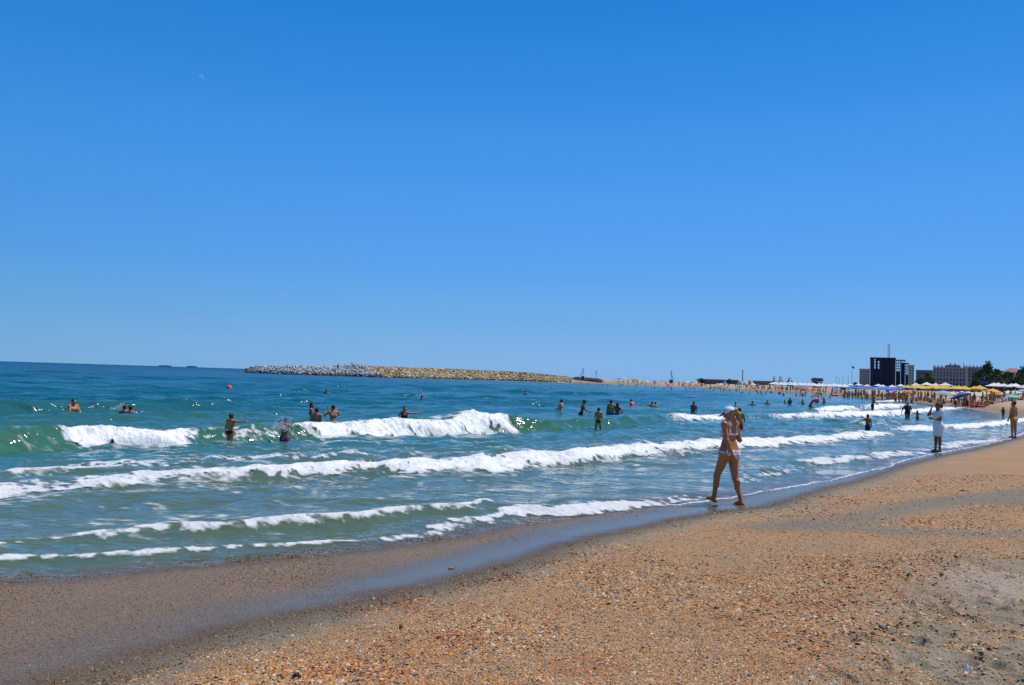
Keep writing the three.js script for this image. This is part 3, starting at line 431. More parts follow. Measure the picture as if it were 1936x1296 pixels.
function figure(o) {
  const H = o.H ?? 1.7, S = H / 1.7, f = o.sex === 'f', cell = (o.cell ?? .02), main = cell < .012, fat = o.fat ?? 1;
  const arms = (k, s) => { const a = Array.isArray(k) ? k : ARMS[k]; return a.map((v) => unit([v[0] * s, v[1], v[2]])); }, legs = (k, s) => { const a = Array.isArray(k) ? k : LEGS[k]; return a.map((v) => unit([v[0] * s, v[1], v[2]])); };
  const add = (a, v, l) => [a[0] + v[0] * l, a[1] + v[1] * l, a[2] + v[2] * l];
  const LG = [1, -1].map((s, i) => { const [t, c] = legs((o.legs ?? ['stand', 'stand'])[i], s), hip = [s * (f ? .088 : .082), 0, 0], knee = add(hip, t, .43), ankle = add(knee, c, .395); return { s, hip, knee, ankle }; });
  const lift = .085 - Math.min(...LG.map((l) => l.ankle[1]));
  for (const l of LG) for (const k of ['hip', 'knee', 'ankle']) l[k][1] += lift;
  const py = lift + .03, lean = o.lean ?? 0, cl = Math.cos(lean), sl = Math.sin(lean), side = o.side ?? 0;
  const up = (x, y, z) => { const yy = y * cl - z * sl, zz = y * sl + z * cl; return [x + side * y, py + yy, zz]; };
  const un = (x, y, z) => { const Y = y - py; if (Y < 0) return [x, Y + .93, z]; const yy = Y * cl + z * sl, zz = -Y * sl + z * cl; return [x - side * yy, yy + .93, zz]; };
  const sw = f ? .148 : .172, AR = [1, -1].map((s, i) => { const [u, w] = arms((o.arms ?? ['down', 'down'])[i], s), sh = up(s * sw, .475, -.01), el = add(sh, u, .285), wr = add(el, w, .245); return { s, sh, el, wr, w }; });
  const all = [...LG.flatMap((l) => [l.knee, l.ankle, l.hip]), ...AR.flatMap((a) => [a.sh, a.el, a.wr]), up(0, .6, 0)];
  const lo = [0, 1, 2].map((i) => Math.min(...all.map((p) => p[i])) - (i === 1 ? .1 : .22)), hi = [0, 1, 2].map((i) => Math.max(...all.map((p) => p[i])) + (i === 1 ? .08 : .22));
  if (o.cut) lo[1] = Math.max(lo[1], o.cut / S);
  const core = new Field(lo, hi, cell / S), arm = core.copy(); arm.v = arm.v.slice();
  const K = .045;
  core.capsule(up(-.070, .0, 0), up(.070, .0, 0), (f ? .108 : .098) * fat, (f ? .108 : .098) * fat, K); core.capsule(up(-.045, .15, .005), up(.045, .15, .005), (f ? .082 : .092) * fat, (f ? .082 : .092) * fat, K + .03); core.capsule(up(-.066, .33, .0), up(.066, .33, .0), f ? .093 : .106 * Math.sqrt(fat), f ? .093 : .106 * Math.sqrt(fat), K + .03); core.capsule(up(-.095, .44, -.01), up(.095, .44, -.01), .070, .070, K);
  core.capsule(up(0, .42, -.01), up(0, .58, -.005), .062, .050, K); for (const s of [-1, 1]) core.capsule(up(s * .03, .525, -.015), up(s * sw, .475, -.01), .036, .046, K);
  if (fat > 1.1 && !f) core.ball(up(0, .13, .07), [.13, .13, .10], .05);
  for (const s of [-1, 1]) { core.capsule(up(s * .074, -.06, f ? -.052 : -.045), up(s * .072, .0, -.035), f ? .096 : .082, .07, .03); if (f) core.ball(up(s * .076, .315, .082), [.058, .054, .044], .03); else core.ball(up(s * .075, .36, .062), [.075, .055, .04], .03); }
  for (const l of LG) {
    core.capsule(l.hip, l.knee, (f ? .092 : .086) * (.5 + .5 * fat), .056, .03); const m = add(l.knee, [l.ankle[0] - l.knee[0], l.ankle[1] - l.knee[1], l.ankle[2] - l.knee[2]], .28); core.capsule(l.knee, l.ankle, .052, .036, .02); core.capsule([m[0], m[1] + .05, m[2] - .016], [m[0], m[1] - .06, m[2] - .012], .048, .044, .03);
    const fl = o.feet?.[l.s > 0 ? 0 : 1] ?? 0, yaw = l.s * .14, A = l.ankle, ft = [Math.sin(yaw) * Math.cos(fl), Math.sin(fl), Math.cos(yaw) * Math.cos(fl)], heel = add([A[0], A[1] - .045, A[2]], ft, -.035), ball = add([A[0], A[1] - .056, A[2]], ft, .115);
    core.capsule(heel, add(ball, [0, .008, 0], 1), .036, .030, .02); core.capsule(add(A, [0, -.01, 0], 1), add(ball, [0, .012, 0], 1), .036, .026, .03);
    for (let t = 0; t < 5; t++) { const x = (t - 2) * .017, p = [ball[0] + x * Math.cos(yaw), ball[1] - .004, ball[2] - x * Math.sin(yaw)]; core.capsule(p, add(p, ft, .062 - Math.abs(t - (l.s > 0 ? 1 : 3)) * .010), .0145, .0105, .008); }
  }
  for (const a of AR) { arm.capsule(a.sh, a.el, f ? .045 : .052, f ? .036 : .041, .02); arm.capsule(a.el, a.wr, f ? .037 : .042, .026, .02); const m = add(a.el, a.w, .06); arm.capsule(a.el, m, .038, f ? .038 : .043, .02); arm.ball(a.sh, f ? [.054, .056, .054] : [.062, .064, .062], .03); }
  const body = core.map((c, x, y, z, i) => { const a = arm.v[i], k = .022, t = Math.max(k - Math.abs(c - a), 0) / k; return Math.min(c, a) - t * t * k * .25; });
  const g = tint(body.mesh(), (x, y, z) => { const n = .90 + .2 * noise(x * 9 + y * 4, y * 9 + z * 7); return [n, n * (.98 + .03 * n), n]; });
  const list = [g], M = new THREE.Matrix4(), Q = new THREE.Quaternion();
  const hc = cell < .012 ? .006 : cell < .03 ? .012 : cell < .05 ? .02 : .034, hp = up(0, .655, .015), hs = o.headScale ?? 1, hm = new THREE.Matrix4().makeTranslation(...hp).multiply(new THREE.Matrix4().makeRotationX(lean * .7)).multiply(new THREE.Matrix4().makeRotationY(o.head?.[0] ?? 0)).multiply(new THREE.Matrix4().makeRotationX(o.head?.[1] ?? 0)).multiply(new THREE.Matrix4().makeScale(hs, hs, hs));
  list.push(headGeometry(hc).clone().applyMatrix4(hm));
  if (cell < .03) for (const a of AR) { if (o.cut && a.wr[1] < o.cut / S - .05) continue; Q.setFromUnitVectors(V(0, -1, 0), V(...a.w)); const turn = new THREE.Quaternion().setFromAxisAngle(V(0, 1, 0), -a.s * (o.palm ?? 1.3)); M.compose(V(...a.wr), Q.multiply(turn), V(1, 1, 1)); list.push(handGeometry(main ? .0035 : .0065, a.s).clone().applyMatrix4(M)); }
  const root = new THREE.Group(), done = (q) => q.scale(S, S, S);
  const bm = part('body', done(mergeGeometries(list.map((q) => q.toNonIndexed ? q : q))), skinMat(o.skin ?? 'tan'), root);
  for (const [name, kind, colour, label] of o.wear ?? []) {
    const fn = WEAR[kind], w = core.map((c, x, y, z, i) => fn(un(x, y, z), c, arm.v[i])).mesh();
    if (!w.index.count) continue;
    const m = part(name, done(colour === 'floral' ? floralPrint(w) : w), colour === 'floral' ? floral : clothMat(colour), root); if (label) m.userData.label = label;
  }
  if (o.hair !== 'none') part('hair', done(hairGeometry(o.hair ?? 'short', hc < .01 ? .006 : hc).clone().applyMatrix4(hm)), hairMats[o.hairColour ?? 'black'], root);
  if (o.cap) { // a peaked cap: the crown a shell over the skull, the visor a curved plate
    const c = new Field([-.12, -.02, -.16], [.12, .16, .22], .006); c.ball([0, .034, -.012], [.088, .098, .109], .02);
    const cap = c.map((d, x, y, z) => Math.max(d, .030 - y - (z < 0 ? -z * .12 : 0))); cap.splat([-.1, .0, .06], [.1, .08, .22], (x, y, z) => Math.max(Math.hypot(x / .085, (z - .075) / .115) * .085 - .085, Math.abs(y - .038 + x * x * 3.2 + (z - .09) * .30) - .006), .01);
    part('cap', done(tint(cap.mesh(), (x, y, z) => (z > .085 && y < .055 ? [.05, .05, .08] : (Math.abs(Math.abs(x) - .034) < .006 && y > .06) || (y < .045 && z < .0) ? [.06, .07, .12] : [.80, .86, .90])).applyMatrix4(hm)), floral, root);
  }
  root.userData.at = { hands: AR.map((a) => V(...add(a.wr, a.w, .09)).multiplyScalar(S)), head: V(...hp).multiplyScalar(S), H };
  return root;
}
function person(o, label, pos, turn, group) { const p = figure(o); p.position.copy(pos); p.rotation.y = turn * Math.PI / 180; put(p, 'person'); tag(p, label, 'person', group); return p; }
function bather(px, py, top, o, turn, label) { // standing in the sea: py is the waterline, top the crown of the head
  let yw = 0, p = at(px, py); for (let i = 0; i < 2; i++) { const q = seaAt(p.x, p.z, .1, .05).y; yw = clamp(q, -.15, .35); p = at(px, py, yw); }
  const d = Math.hypot(p.x, p.z), v = (py - top) * -p.clone().applyMatrix4(camera.matrixWorldInverse).z / F, H = o.H ?? 1.7;
  o.cut = Math.max(0, H - v - .35); p.y = yw + v - H * (1 - (o.lean ? (1 - Math.cos(o.lean)) * .4 : 0));
  if (o.cell === undefined) o.cell = d < 30 ? .016 : d < 60 ? .02 : .028;
  return person(o, label, p, turn);
}

// the walker, the woman in white, the woman at the right edge and the child beside her
{
  const w = onSand(1377, 955);
  person({ H: 1.68, sex: 'f', cell: .0095, skin: 'tan', fat: 1.2, legs: [[[.04, -1, .44], [.0, -1, .14]], [[.01, -1, -.15], [.02, -1, -.36]]], feet: [.26, -.04], arms: [[[.06, -1, -.30], [-.16, -.92, -.36]], [[.24, -1, -.12], [-.35, .75, .55]]], head: [.95, .32], hair: 'ponytail', hairColour: 'blond', cap: true, wear: [['bikini_bottom', 'bikini_bottom', 'floral'], ['bikini_top', 'bikini_top', 'white']] }, 'person in a white flowered bikini and peaked cap walking left on the wet sand', w, -147);
  const c = onSand(1774, 856);
  person({ H: 1.66, sex: 'f', cell: .012, skin: 'dark', legs: ['close', [[-.01, -1, .06], [0, -1, .02]]], arms: [[[.10, -.95, .22], [-.2, .12, 1]], [[.18, -.48, .85], [-.4, .9, -.16]]], head: [.1, .12], hair: 'puff', hairColour: 'black', wear: [['dress', 'dress', 'white']] }, 'person in a short white dress standing at the waterline, one hand raised to the eyes', c, -82);
  const d = onSand(1917, 829);
  person({ H: 1.66, sex: 'f', cell: .014, skin: 'tan', fat: 1.1, legs: ['stand', 'stand'], arms: [[[.16, -1, .1], [.1, -.95, .3]], 'down'], head: [.5, .05], hair: 'bun', hairColour: 'brown', wear: [['bikini_bottom', 'bikini_bottom', 'yellow'], ['bikini_top', 'bikini_top', 'black']] }, 'person in a yellow bikini bottom with hair pinned up, standing by the right edge', d, -158);
  bather(1897, 792, 771, { H: .95, sex: 'c', cell: .016, headScale: 1.3, skin: 'dark', arms: ['down', 'front'], wear: [['swimsuit', 'swimsuit', 'purple']] }, -70, 'toddler in a dark swimsuit standing in shallow water left of the woman with pinned-up hair').userData.category = 'child';
}
// bathers, from left to right
const B = (px, py, top, H, sex, turn, arms, wear, label, more = {}) => bather(px, py, top, { H, sex, arms: Array.isArray(arms) ? arms : [arms, arms], wear, ...more }, turn, label);
const TR = (c) => [['swim_trunks', 'trunks', c]], BR = (c) => [['swim_briefs', 'briefs', c]], SU = (c) => [['swimsuit', 'swimsuit', c]], BK = (c) => [['bikini_bottom', 'bikini_bottom', c], ['bikini_top', 'bikini_top', c]];
B(138, 776, 755, 1.75, 'm', 60, 'front', TR('navy'), 'lone swimmer at far left, chest deep, arms spread on the water', { skin: 'red' });
B(235, 776, 767, 1.7, 'm', 170, 'swim', TR('black'), 'swimmer with only a dark head showing, beside a splash', {});
B(246, 784, 768, 1.7, 'm', 175, 'down', TR('black'), 'swimmer seen from behind, shoulders out, touching the splashing one', { skin: 'red' });
B(434, 838, 784, 1.12, 'c', 172, ['down', [[1, -.15, -.25], [1, .22, -.1]]], BR('black'), 'boy in black briefs facing the breaking wave with one arm stretched to the right', { headScale: 1.18, legs: ['close', 'close'], skin: 'tan', lean: .05 });
B(537, 837, 791, 1.3, 'm', 200, 'camera', TR('purple'), 'person in purple trunks half hidden by a burst of spray in the wave', { skin: 'dark' });
B(588, 793, 762, 1.68, 'f', 100, 'front', SU('black'), 'long-haired person in a black swimsuit turned to the bather beside her', { hair: 'long', skin: 'tan' });
B(598, 794, 772, 1.70, 'm', 178, 'down', TR('brown'), 'bare-backed bather right next to the long-haired one in black', { skin: 'red', fat: 1.05 });
B(630, 793, 767, 1.65, 'm', -150, 'camera', TR('grey'), 'bather with both elbows raised to the face, as if taking a picture', { skin: 'red', lean: .1 });
B(764, 794, 769, 1.6, 'f', 20, ['reach', 'hips'], SU('black'), 'person in a black swimsuit pointing right behind the tall breaker', { skin: 'tan', hair: 'short' });
B(617, 741.5, 737, 1.7, 'm', 180, 'swim', TR('black'), 'distant head in the sea above the pair beside the breaker');
B(797, 753.5, 748, 1.7, 'm', -80, ['up', 'swim'], TR('black'), 'distant swimmer raising an arm with a splash', { skin: 'pale' });
B(993, 745, 739.5, 1.7, 'm', 160, 'swim', TR('black'), 'left one of two distant heads below the pink buoy', { skin: 'pale' });
B(1007, 745, 739, 1.7, 'm', 200, 'wide', TR('black'), 'right one of two distant heads below the pink buoy', { skin: 'pale' });
B(1061, 778, 756, 1.72, 'm', -120, 'front', BR('black'), 'pale bather in black briefs wading left, leftmost of the standing middle group', { skin: 'pale' });
B(1099, 785, 757, 1.78, 'm', 80, 'front', TR('black'), 'dark tanned bather in long black trunks with bowed head', { skin: 'dark', lean: .22, head: [0, .3] });
B(1131, 812, 772, 1.25, 'm', 178, 'front', BR('black'), 'boy in black briefs wading knee deep with his back turned', { skin: 'tan', legs: ['apart', 'apart'], headScale: 1.08, head: [.3, .2], fat: 1.05 });
B(1155, 788, 757, 1.84, 'm', 180, ['down', [[.42, -1, 0], [.35, -1, .1]]], TR('blue'), 'broad-backed bather in bright blue trunks', { skin: 'tan', fat: 1.22 });
B(1167, 789, 762, 1.66, 'f', 170, 'hips', BK('black'), 'smaller dark-haired bather close beside the one in blue trunks', { skin: 'dark', hair: 'long' });
B(1198, 770, 756, 1.72, 'm', -140, ['down', 'trail'], TR('navy'), 'bather bending forward with an arm trailing back to the right', { skin: 'red', lean: .45, side: -.1 });
B(1233, 768.5, 760, 1.7, 'm', 180, 'swim', TR('black'), 'left head of a close pair right of the bending bather', { skin: 'pale' });
B(1239, 768.5, 760.7, 1.65, 'f', 185, 'swim', SU('black'), 'right head of a close pair right of the bending bather', { skin: 'pale' });
B(1311, 777.5, 760, 1.72, 'm', 150, 'front', TR('grey'), 'stout bather standing left of the walking woman\'s cap, waist deep', { skin: 'dark', fat: 1.3, lean: .1 });
B(1391, 770, 761, 1.6, 'm', -150, ['swim', 'reach'], TR('black'), 'swimmer with an arm out just above the walking woman\'s cap', { skin: 'pale' });
B(1398, 812, 772, 1.7, 'm', 150, ['hips', 'front'], TR('red'), 'dark-haired bather half hidden behind the walking woman', { skin: 'red' });
B(1423, 767, 759, 1.7, 'm', 170, 'swim', TR('black'), 'single head right of the walking woman, first of a loose row', { skin: 'pale' });
B(1451, 765, 757.5, 1.7, 'm', 150, 'swim', TR('black'), 'single head second in a loose row right of the walking woman', { skin: 'pale' });
B(1484, 763.5, 757, 1.3, 'c', 100, 'swim', TR('black'), 'small head at the left of the adult in an olive shirt');
B(1494, 766.5, 753, 1.72, 'm', -165, ['front', 'front'], [['shirt', 'tee', 'olive']], 'adult in a dark olive shirt standing waist deep with small heads at the side', { skin: 'dark' });
B(1518, 764, 756, 1.7, 'f', 190, 'swim', SU('black'), 'single head right of the adult in the olive shirt', { skin: 'pale' });
B(1531, 777, 766, 1.65, 'f', -140, 'swim', SU('black'), 'reddish lower bather of the hugging pair on top of the foam', { skin: 'red' });
B(1537, 777, 762, 1.72, 'm', -120, 'front', TR('brown'), 'taller bather of the hugging pair on top of the foam', { skin: 'dark', lean: .2 });
B(1546, 763, 755, 1.65, 'f', 200, 'swim', SU('black'), 'swimmer in dark clothes holding a pink ring');
B(1558, 761, 751, 1.4, 'c', 180, ['up', 'down'], BR('black'), 'child with a raised arm right of the pink ring', { skin: 'pale' });
B(1641, 813, 785, 1.2, 'c', 178, ['wide', 'low'], TR('navy'), 'boy in navy trunks wading with both arms held out from his sides', { headScale: 1.15, skin: 'dark' });
B(1650, 776, 751, 1.72, 'm', 95, 'front', TR('black'), 'lean bather in black trunks stooping among the foam', { skin: 'dark', lean: .15, head: [0, .25] });
B(1716, 795, 761, 1.66, 'm', 10, ['hips', [[.75, -.75, .1], [.55, -.85, .2]]], [['shirt', 'tee', 'black'], ['shorts', 'trunks', 'grey']], 'person in a black shirt, grey shorts and pale cap wading with a child', { skin: 'dark', cap: false, hairColour: 'grey', fat: 1.12 });
B(1735, 796, 777, 1.0, 'f', 0, ['wide', 'reach'], SU('red'), 'child in a red swimsuit with arms spread beside the person in black', { headScale: 1.25, hair: 'long', skin: 'dark' });
B(1830, 772, 756, 1.15, 'm', 175, 'front', [['shirt', 'tee', 'navy'], ['shorts', 'trunks', 'navy']], 'child in dark clothes standing in the ankle-deep water before the red mattress', { headScale: 1.1, skin: 'dark' });

// ---------------------------------------------------------------- the far shore
const horizonY = (px) => 683 + .031 * px;
const waterY = (() => { const pts = [[1060, 724], [1100, 724.8], [1200, 728], [1300, 732], [1400, 737], [1500, 742], [1600, 748], [1700, 757], [1800, 769], [1860, 777], [1936, 790]]; return (px) => { let i = 0; while (i < pts.length - 2 && pts[i + 1][0] < px) i++; const [a, b] = [pts[i], pts[i + 1]]; return a[1] + (b[1] - a[1]) * (px - a[0]) / (b[0] - a[0]); }; })();
const upShore = (px, k) => { k += Math.max(0, px - 1852) * 1.0; const p = at(px, waterY(px)), d = Math.hypot(p.x, p.z); p.multiplyScalar((d + k) / d); p.y = sandY(p.x, p.z, false); return p; }; // k metres beyond the far waterline, along the line of sight
function facing(px, d) { // a spot d metres off, its x axis across the view, y up; X() and Y() turn pixels of the photograph into its metres
  const p = atDepth(px, horizonY(px), d), a = Math.atan2(p.x, d);
  return { pos: V(p.x, 0, p.z), turn: -a, X: (q) => (q - px) * d * Math.cos(a) / F, Y: (q) => EYE + (horizonY(px) - q) * d / F, s: d / F };
}
const concrete = mat(.040, .050, .095, .9), concreteDark = mat(.016, .022, .05, .9), whiteWall = mat(.44, .43, .44, .85), paleWall = mat(.25, .255, .285, .85), glassDark = mat(.025, .035, .05, .25), steel = mat(.35, .36, .38, .6), darkSteel = mat(.03, .035, .05, .7), roofRed = mat(.34, .12, .06, .85), woodDark = mat(.07, .05, .035, .9);
{ // the unfinished tower: floor slabs, columns and infill, with cells left open to the sky
  const q = facing(1669, 800), b = thing('concrete_building', 'tall dark unfinished concrete building with open storeys below a lattice mast', 'building', q.pos, q.turn), { X, Y } = q, D = 13, x0 = X(1645), x1 = X(1693);
  const rows = []; for (let y = 677; y < 741; y += 5.25) rows.push(Y(y));
  part('roof', box(x1 - x0 + .8, 1.3, D + .8, (x0 + x1) / 2, rows[0] - .3, -D / 2), concreteDark, b);
  const cols = [1645, 1648.6, 1652.2, 1655.9, 1659.2, 1663, 1667.5, 1672, 1676.5, 1681, 1685, 1689, 1693].map(X);
  for (let i = 1; i < rows.length; i++) part('floor_slab', box(x1 - x0, .42, D, (x0 + x1) / 2, rows[i], -D / 2), concrete, b);
  cols.forEach((x, i) => { for (const z of [-.45, -D + .45]) part('column', box(.7, rows[0] - rows[rows.length - 1] - 1, .7, clamp(x, x0 + .36, x1 - .36), (rows[0] + rows[rows.length - 1]) / 2, z + .03), concrete, b); });
  const fill = [], back = [];
  for (let i = 0; i < rows.length - 1; i++) for (let j = 0; j < cols.length - 1; j++) { const open = (j === 2 && i < 4) || (j === 4 && i > 0 && i < 4); if (open) continue; const h = rows[i] - rows[i + 1] - .42, w = cols[j + 1] - cols[j] - .1; fill.push(box(w, h, .3, (cols[j] + cols[j + 1]) / 2, (rows[i] + rows[i + 1]) / 2, j < 2 ? -.5 : -1.4 - (j % 3) * .5)); back.push(box(w, h, .3, (cols[j] + cols[j + 1]) / 2, (rows[i] + rows[i + 1]) / 2, -D + 1)); }
  part('infill_wall', merge(fill), concreteDark, b); part('rear_wall', merge(back), concreteDark, b);
  for (const x of [1666, 1677, 1688]) part('fin', box(.8, rows[0] - rows[rows.length - 1], .8, X(x), (rows[0] + rows[rows.length - 1]) / 2, .5), concrete, b);
  const wing = (xa, xb, top, n, open, name) => { // a lower frame stepping down to the right
    const w0 = X(xa), w1 = X(xb); for (let i = 0; i < n; i++) { const y = Y(top + i * 5.25); part('floor_slab', box(w1 - w0, .5, 9, (w0 + w1) / 2, y, -7), concrete, b); }
    for (const t of [0, .5, 1]) part('column', box(.6, Y(top) - Y(741), .6, lerp(w0 + .4, w1 - .4, t), (Y(top) + Y(741)) / 2, -3 - .03), concrete, b);
    const f = []; for (let i = open; i < n - 1; i++) f.push(box(w1 - w0 - .8, Y(top + i * 5.25) - Y(top + (i + 1) * 5.25) - .5, .3, (w0 + w1) / 2, Y(top + (i + .5) * 5.25), -5)); part('infill_wall', merge(f), concreteDark, b);
  };
  wing(1693.6, 1702.6, 681, 12, 4); wing(1702.9, 1711, 681, 12, 1); wing(1711.3, 1718, 687, 11, 4);
  part('canopy', box(X(1712) - X(1693.2), .7, 10, (X(1712) + X(1693.2)) / 2, Y(680.6), -6), concreteDark, b); part('canopy', box(X(1717.5) - X(1704), .7, 6, (X(1717.5) + X(1704)) / 2, Y(686.5), -1.2), concreteDark, b);
  const m = thing('lattice_mast', 'slender red and white lattice mast rising behind the dark unfinished building', 'mast', q.pos, q.turn); const mx = X(1680.6), w = 1.0, z = -22, y0 = Y(740), y1 = Y(648);
  for (const [sx, sz] of [[-1, -1], [1, -1], [1, 1], [-1, 1]]) part('leg', bar(V(mx + sx * w, y0, z + sz * w), V(mx + sx * w * .8, y1, z + sz * w * .8), .22), steel, m);
  const rungs = [], braces = []; const n = 26; for (let i = 0; i < n; i++) { const a = lerp(y0, y1, i / n), c = lerp(y0, y1, (i + 1) / n); for (const sz of [-1, 1]) { rungs.push(bar(V(mx - w, a, z + sz * w), V(mx + w, a, z + sz * w), .16, .16, 4)); braces.push(bar(V(mx - w, a, z + sz * w), V(mx + w, c, z + sz * w), .12, .12, 4)); } }
  part('rung', merge(rungs), mat(.5, .42, .42, .7), m).userData.kind = 'stuff'; part('brace', merge(braces), steel, m).userData.kind = 'stuff';
}
function block(name, label, px0, px1, top, d, wall, rows, n, o = {}) { // a plain block with rows of windows, each a pane set back in its opening
  const pc = (px0 + px1) / 2, q = facing(pc, d), b = thing(name, label, 'building', q.pos, q.turn), { X, Y } = q, D = o.depth ?? 14, x0 = X(px0), x1 = X(px1), y0 = -1, yt = Y(top), W = x1 - x0;
  part('wall', box(W, yt - y0, D, 0, (yt + y0) / 2, -D / 2), wall, b); part('cornice', box(W + .9, .5, D + .9, 0, yt + .25, -D / 2), o.trim ?? wall, b);
  for (const [ya, yb, ww] of rows) for (let i = 0; i < n; i++) { const x = lerp(x0, x1, (i + .5) / n), w = W / n * (ww ?? .5), h = Y(ya) - Y(yb); part('window', box(w, h, .12, x, (Y(ya) + Y(yb)) / 2, .05), glassDark, b); if (o.frames) part('window_sill', box(w + .5, .22, .5, x, Y(yb) - .12, .22), o.trim ?? wall, b); }
  return { b, q, x0, x1, yt, D };
}
block('white_building', 'pale four storey block at the left foot of the dark unfinished building', 1625, 1644.6, 698.5, 830, whiteWall, [[702, 704.4], [707.3, 709.7], [712.6, 715], [717.9, 720.3], [723, 726]], 5);
block('narrow_building', 'narrow sunlit pale building right of the dark unfinished one', 1718.6, 1728.5, 691, 840, mat(.5, .43, .36, .85), [[695, 697.2], [700, 702.2], [705, 707.2], [710, 712.2], [715, 717.2], [720, 722.2], [725, 727.2]], 2, { depth: 10 });
block('grey_building', 'low dark grey building half behind trees, left of the long hotel', 1732, 1764, 701, 790, mat(.16, .16, .2, .9), [[705, 708], [711, 714], [717, 720]], 7);
{
  const h = block('hotel', 'long pale hotel with tall windows and a row of chimneys', 1764, 1826, 696, 730, paleWall, [[698, 701, .42], [703.8, 708.2, .42], [709.8, 713, .42], [716, 721.5, .55], [724, 729, .5]], 10, { frames: true, trim: mat(.34, .34, .36, .85) });
  const { X, Y } = h.q; part('attic', box(X(1815) - X(1789), 2.4, 10, (X(1815) + X(1789)) / 2, h.yt + 1.6, -6), mat(.2, .19, .21, .9), h.b);
  for (const x of [1767, 1774, 1781, 1788, 1797, 1806, 1815, 1823]) part('chimney', box(1.3, 1.9, 1.3, X(x), h.yt + 1.4 + (x > 1790 && x < 1814 ? 2 : 0), -3), paleWall, h.b);
  part('turret', box(X(1829) - X(1825.6), Y(691) - Y(740), 3, (X(1829) + X(1825.6)) / 2, (Y(691) + Y(740)) / 2, -1.2), mat(.36, .36, .39, .85), h.b); part('flagstaff', bar(V(X(1822), h.yt, -2), V(X(1822), Y(686), -2), .25), darkSteel, h.b);
  const w = block('hotel_wing', 'brownish wing of the hotel beside the tallest tree', 1829.4, 1862, 695.5, 745, mat(.24, .205, .19, .85), [[699, 702, .4], [705, 709, .4], [711, 714.5, .4], [717, 721, .4]], 5, { frames: true, trim: mat(.3, .27, .25, .85) });
  for (const x of [1834, 1841, 1848, 1855]) part('chimney', box(1.2, 1.8, 1.2, w.q.X(x), w.yt + 1.2, -3), paleWall, w.b);
}
{
  const q = facing(1916, 560), b = thing('red_roof_house', 'house with a red tiled hip roof showing above the trees at far right', 'house', q.pos, q.turn), { X, Y } = q;
  part('wall', box(X(1936) - X(1900), Y(704) - 0, 12, 0, Y(704) / 2, -6), mat(.4, .34, .28, .85), b);
  const g = new THREE.CylinderGeometry(4, 13, Y(696.5) - Y(704.5), 4, 1); g.rotateY(Math.PI / 4); g.scale(.78, 1, .5); g.translate(0, (Y(696.5) + Y(704.5)) / 2, -6); part('roof', g.toNonIndexed(), roofRed, b);
  for (const x of [1908, 1916, 1924]) part('window', box(1.2, 1.6, .12, X(x), Y(708), .05), glassDark, b);
}
// trees: trunk, limbs and a crown of leaf clusters
const leafMats = [mat(.030, .070, .022, .8), mat(.022, .052, .020, .8), mat(.045, .085, .025, .8)];
const crowns = [0, 1, 2, 3].map((k) => {
  seed = 100 + k; const v = [], lobes = []; for (let i = 0; i < 9; i++) { const a = rr(0, 6.28), r = rr(.15, .55); lobes.push([Math.cos(a) * r, rr(-.55, .55) * (1 - r * .3) + .05, Math.sin(a) * r, rr(.28, .46)]); } lobes.push([0, .55, 0, .34]);
  for (let i = 0; i < 1700; i++) { const L = pick(lobes), a = rr(0, 6.28), c = rr(-1, 1), s = Math.sqrt(1 - c * c), r = L[3] * Math.pow(rnd(), .38), x = L[0] + Math.cos(a) * s * r, y = L[1] + c * r, z = L[2] + Math.sin(a) * s * r, w = rr(.045, .10), n = V(rr(-1, 1), rr(-.2, 1), rr(-1, 1)).normalize(), t = V(rr(-1, 1), rr(-1, 1), rr(-1, 1)).cross(n).normalize().multiplyScalar(w), u = n.clone().cross(t).multiplyScalar(rr(.6, 1)); v.push(x - t.x, y - t.y, z - t.z, x + u.x, y + u.y, z + u.z, x + t.x, y + t.y, z + t.z, x - t.x, y - t.y, z - t.z, x + t.x, y + t.y, z + t.z, x - u.x, y - u.y, z - u.z); }
  const g = new THREE.BufferGeometry(); g.setAttribute('position', new THREE.BufferAttribute(new Float32Array(v), 3)); g.computeVertexNormals(); return g;
});
function tree(name, label, px, top, width, d, k, group, base = null) {
  const q = facing(px, d), yb = base === null ? 1.2 : q.Y(base), yt = q.Y(top), w = width * q.s / 2, t = thing(name, label, name === 'shrub' ? 'shrub' : 'tree', V(q.pos.x, yb, q.pos.z), k * 1.7, group), h = yt - yb;
  part('trunk', merge([bar(V(0, -.5, 0), V(.1, h * .5, 0), h * .03 + .08, h * .018 + .05), bar(V(.1, h * .4, 0), V(w * .4, h * .7, .2), h * .016, h * .008), bar(V(.1, h * .35, 0), V(-w * .4, h * .68, -.2), h * .016, h * .008)]), woodDark, t);
  const g = part('crown', crowns[k % 4], leafMats[k % 3], t); g.scale.set(w / .70, h * .60, w / .70); g.position.y = h * .50; return t;
}
tree('tree', 'tallest dark green tree right of the hotel wing', 1868, 687, 26, 470, 0, null, 738); tree('tree', 'broad green tree in front of the hotel wing\'s right end', 1853, 700, 24, 455, 1, null, 738);
tree('tree', 'round dark tree between the grey building and the hotel', 1754, 706, 22, 640, 2, null, 738); tree('tree', 'dark tree at the left end of the grey building', 1740, 715, 18, 620, 1, null, 738); tree('tree', 'low tree behind the yellow parasols at the hotel\'s left corner', 1763, 718, 14, 600, 3, null, 740);
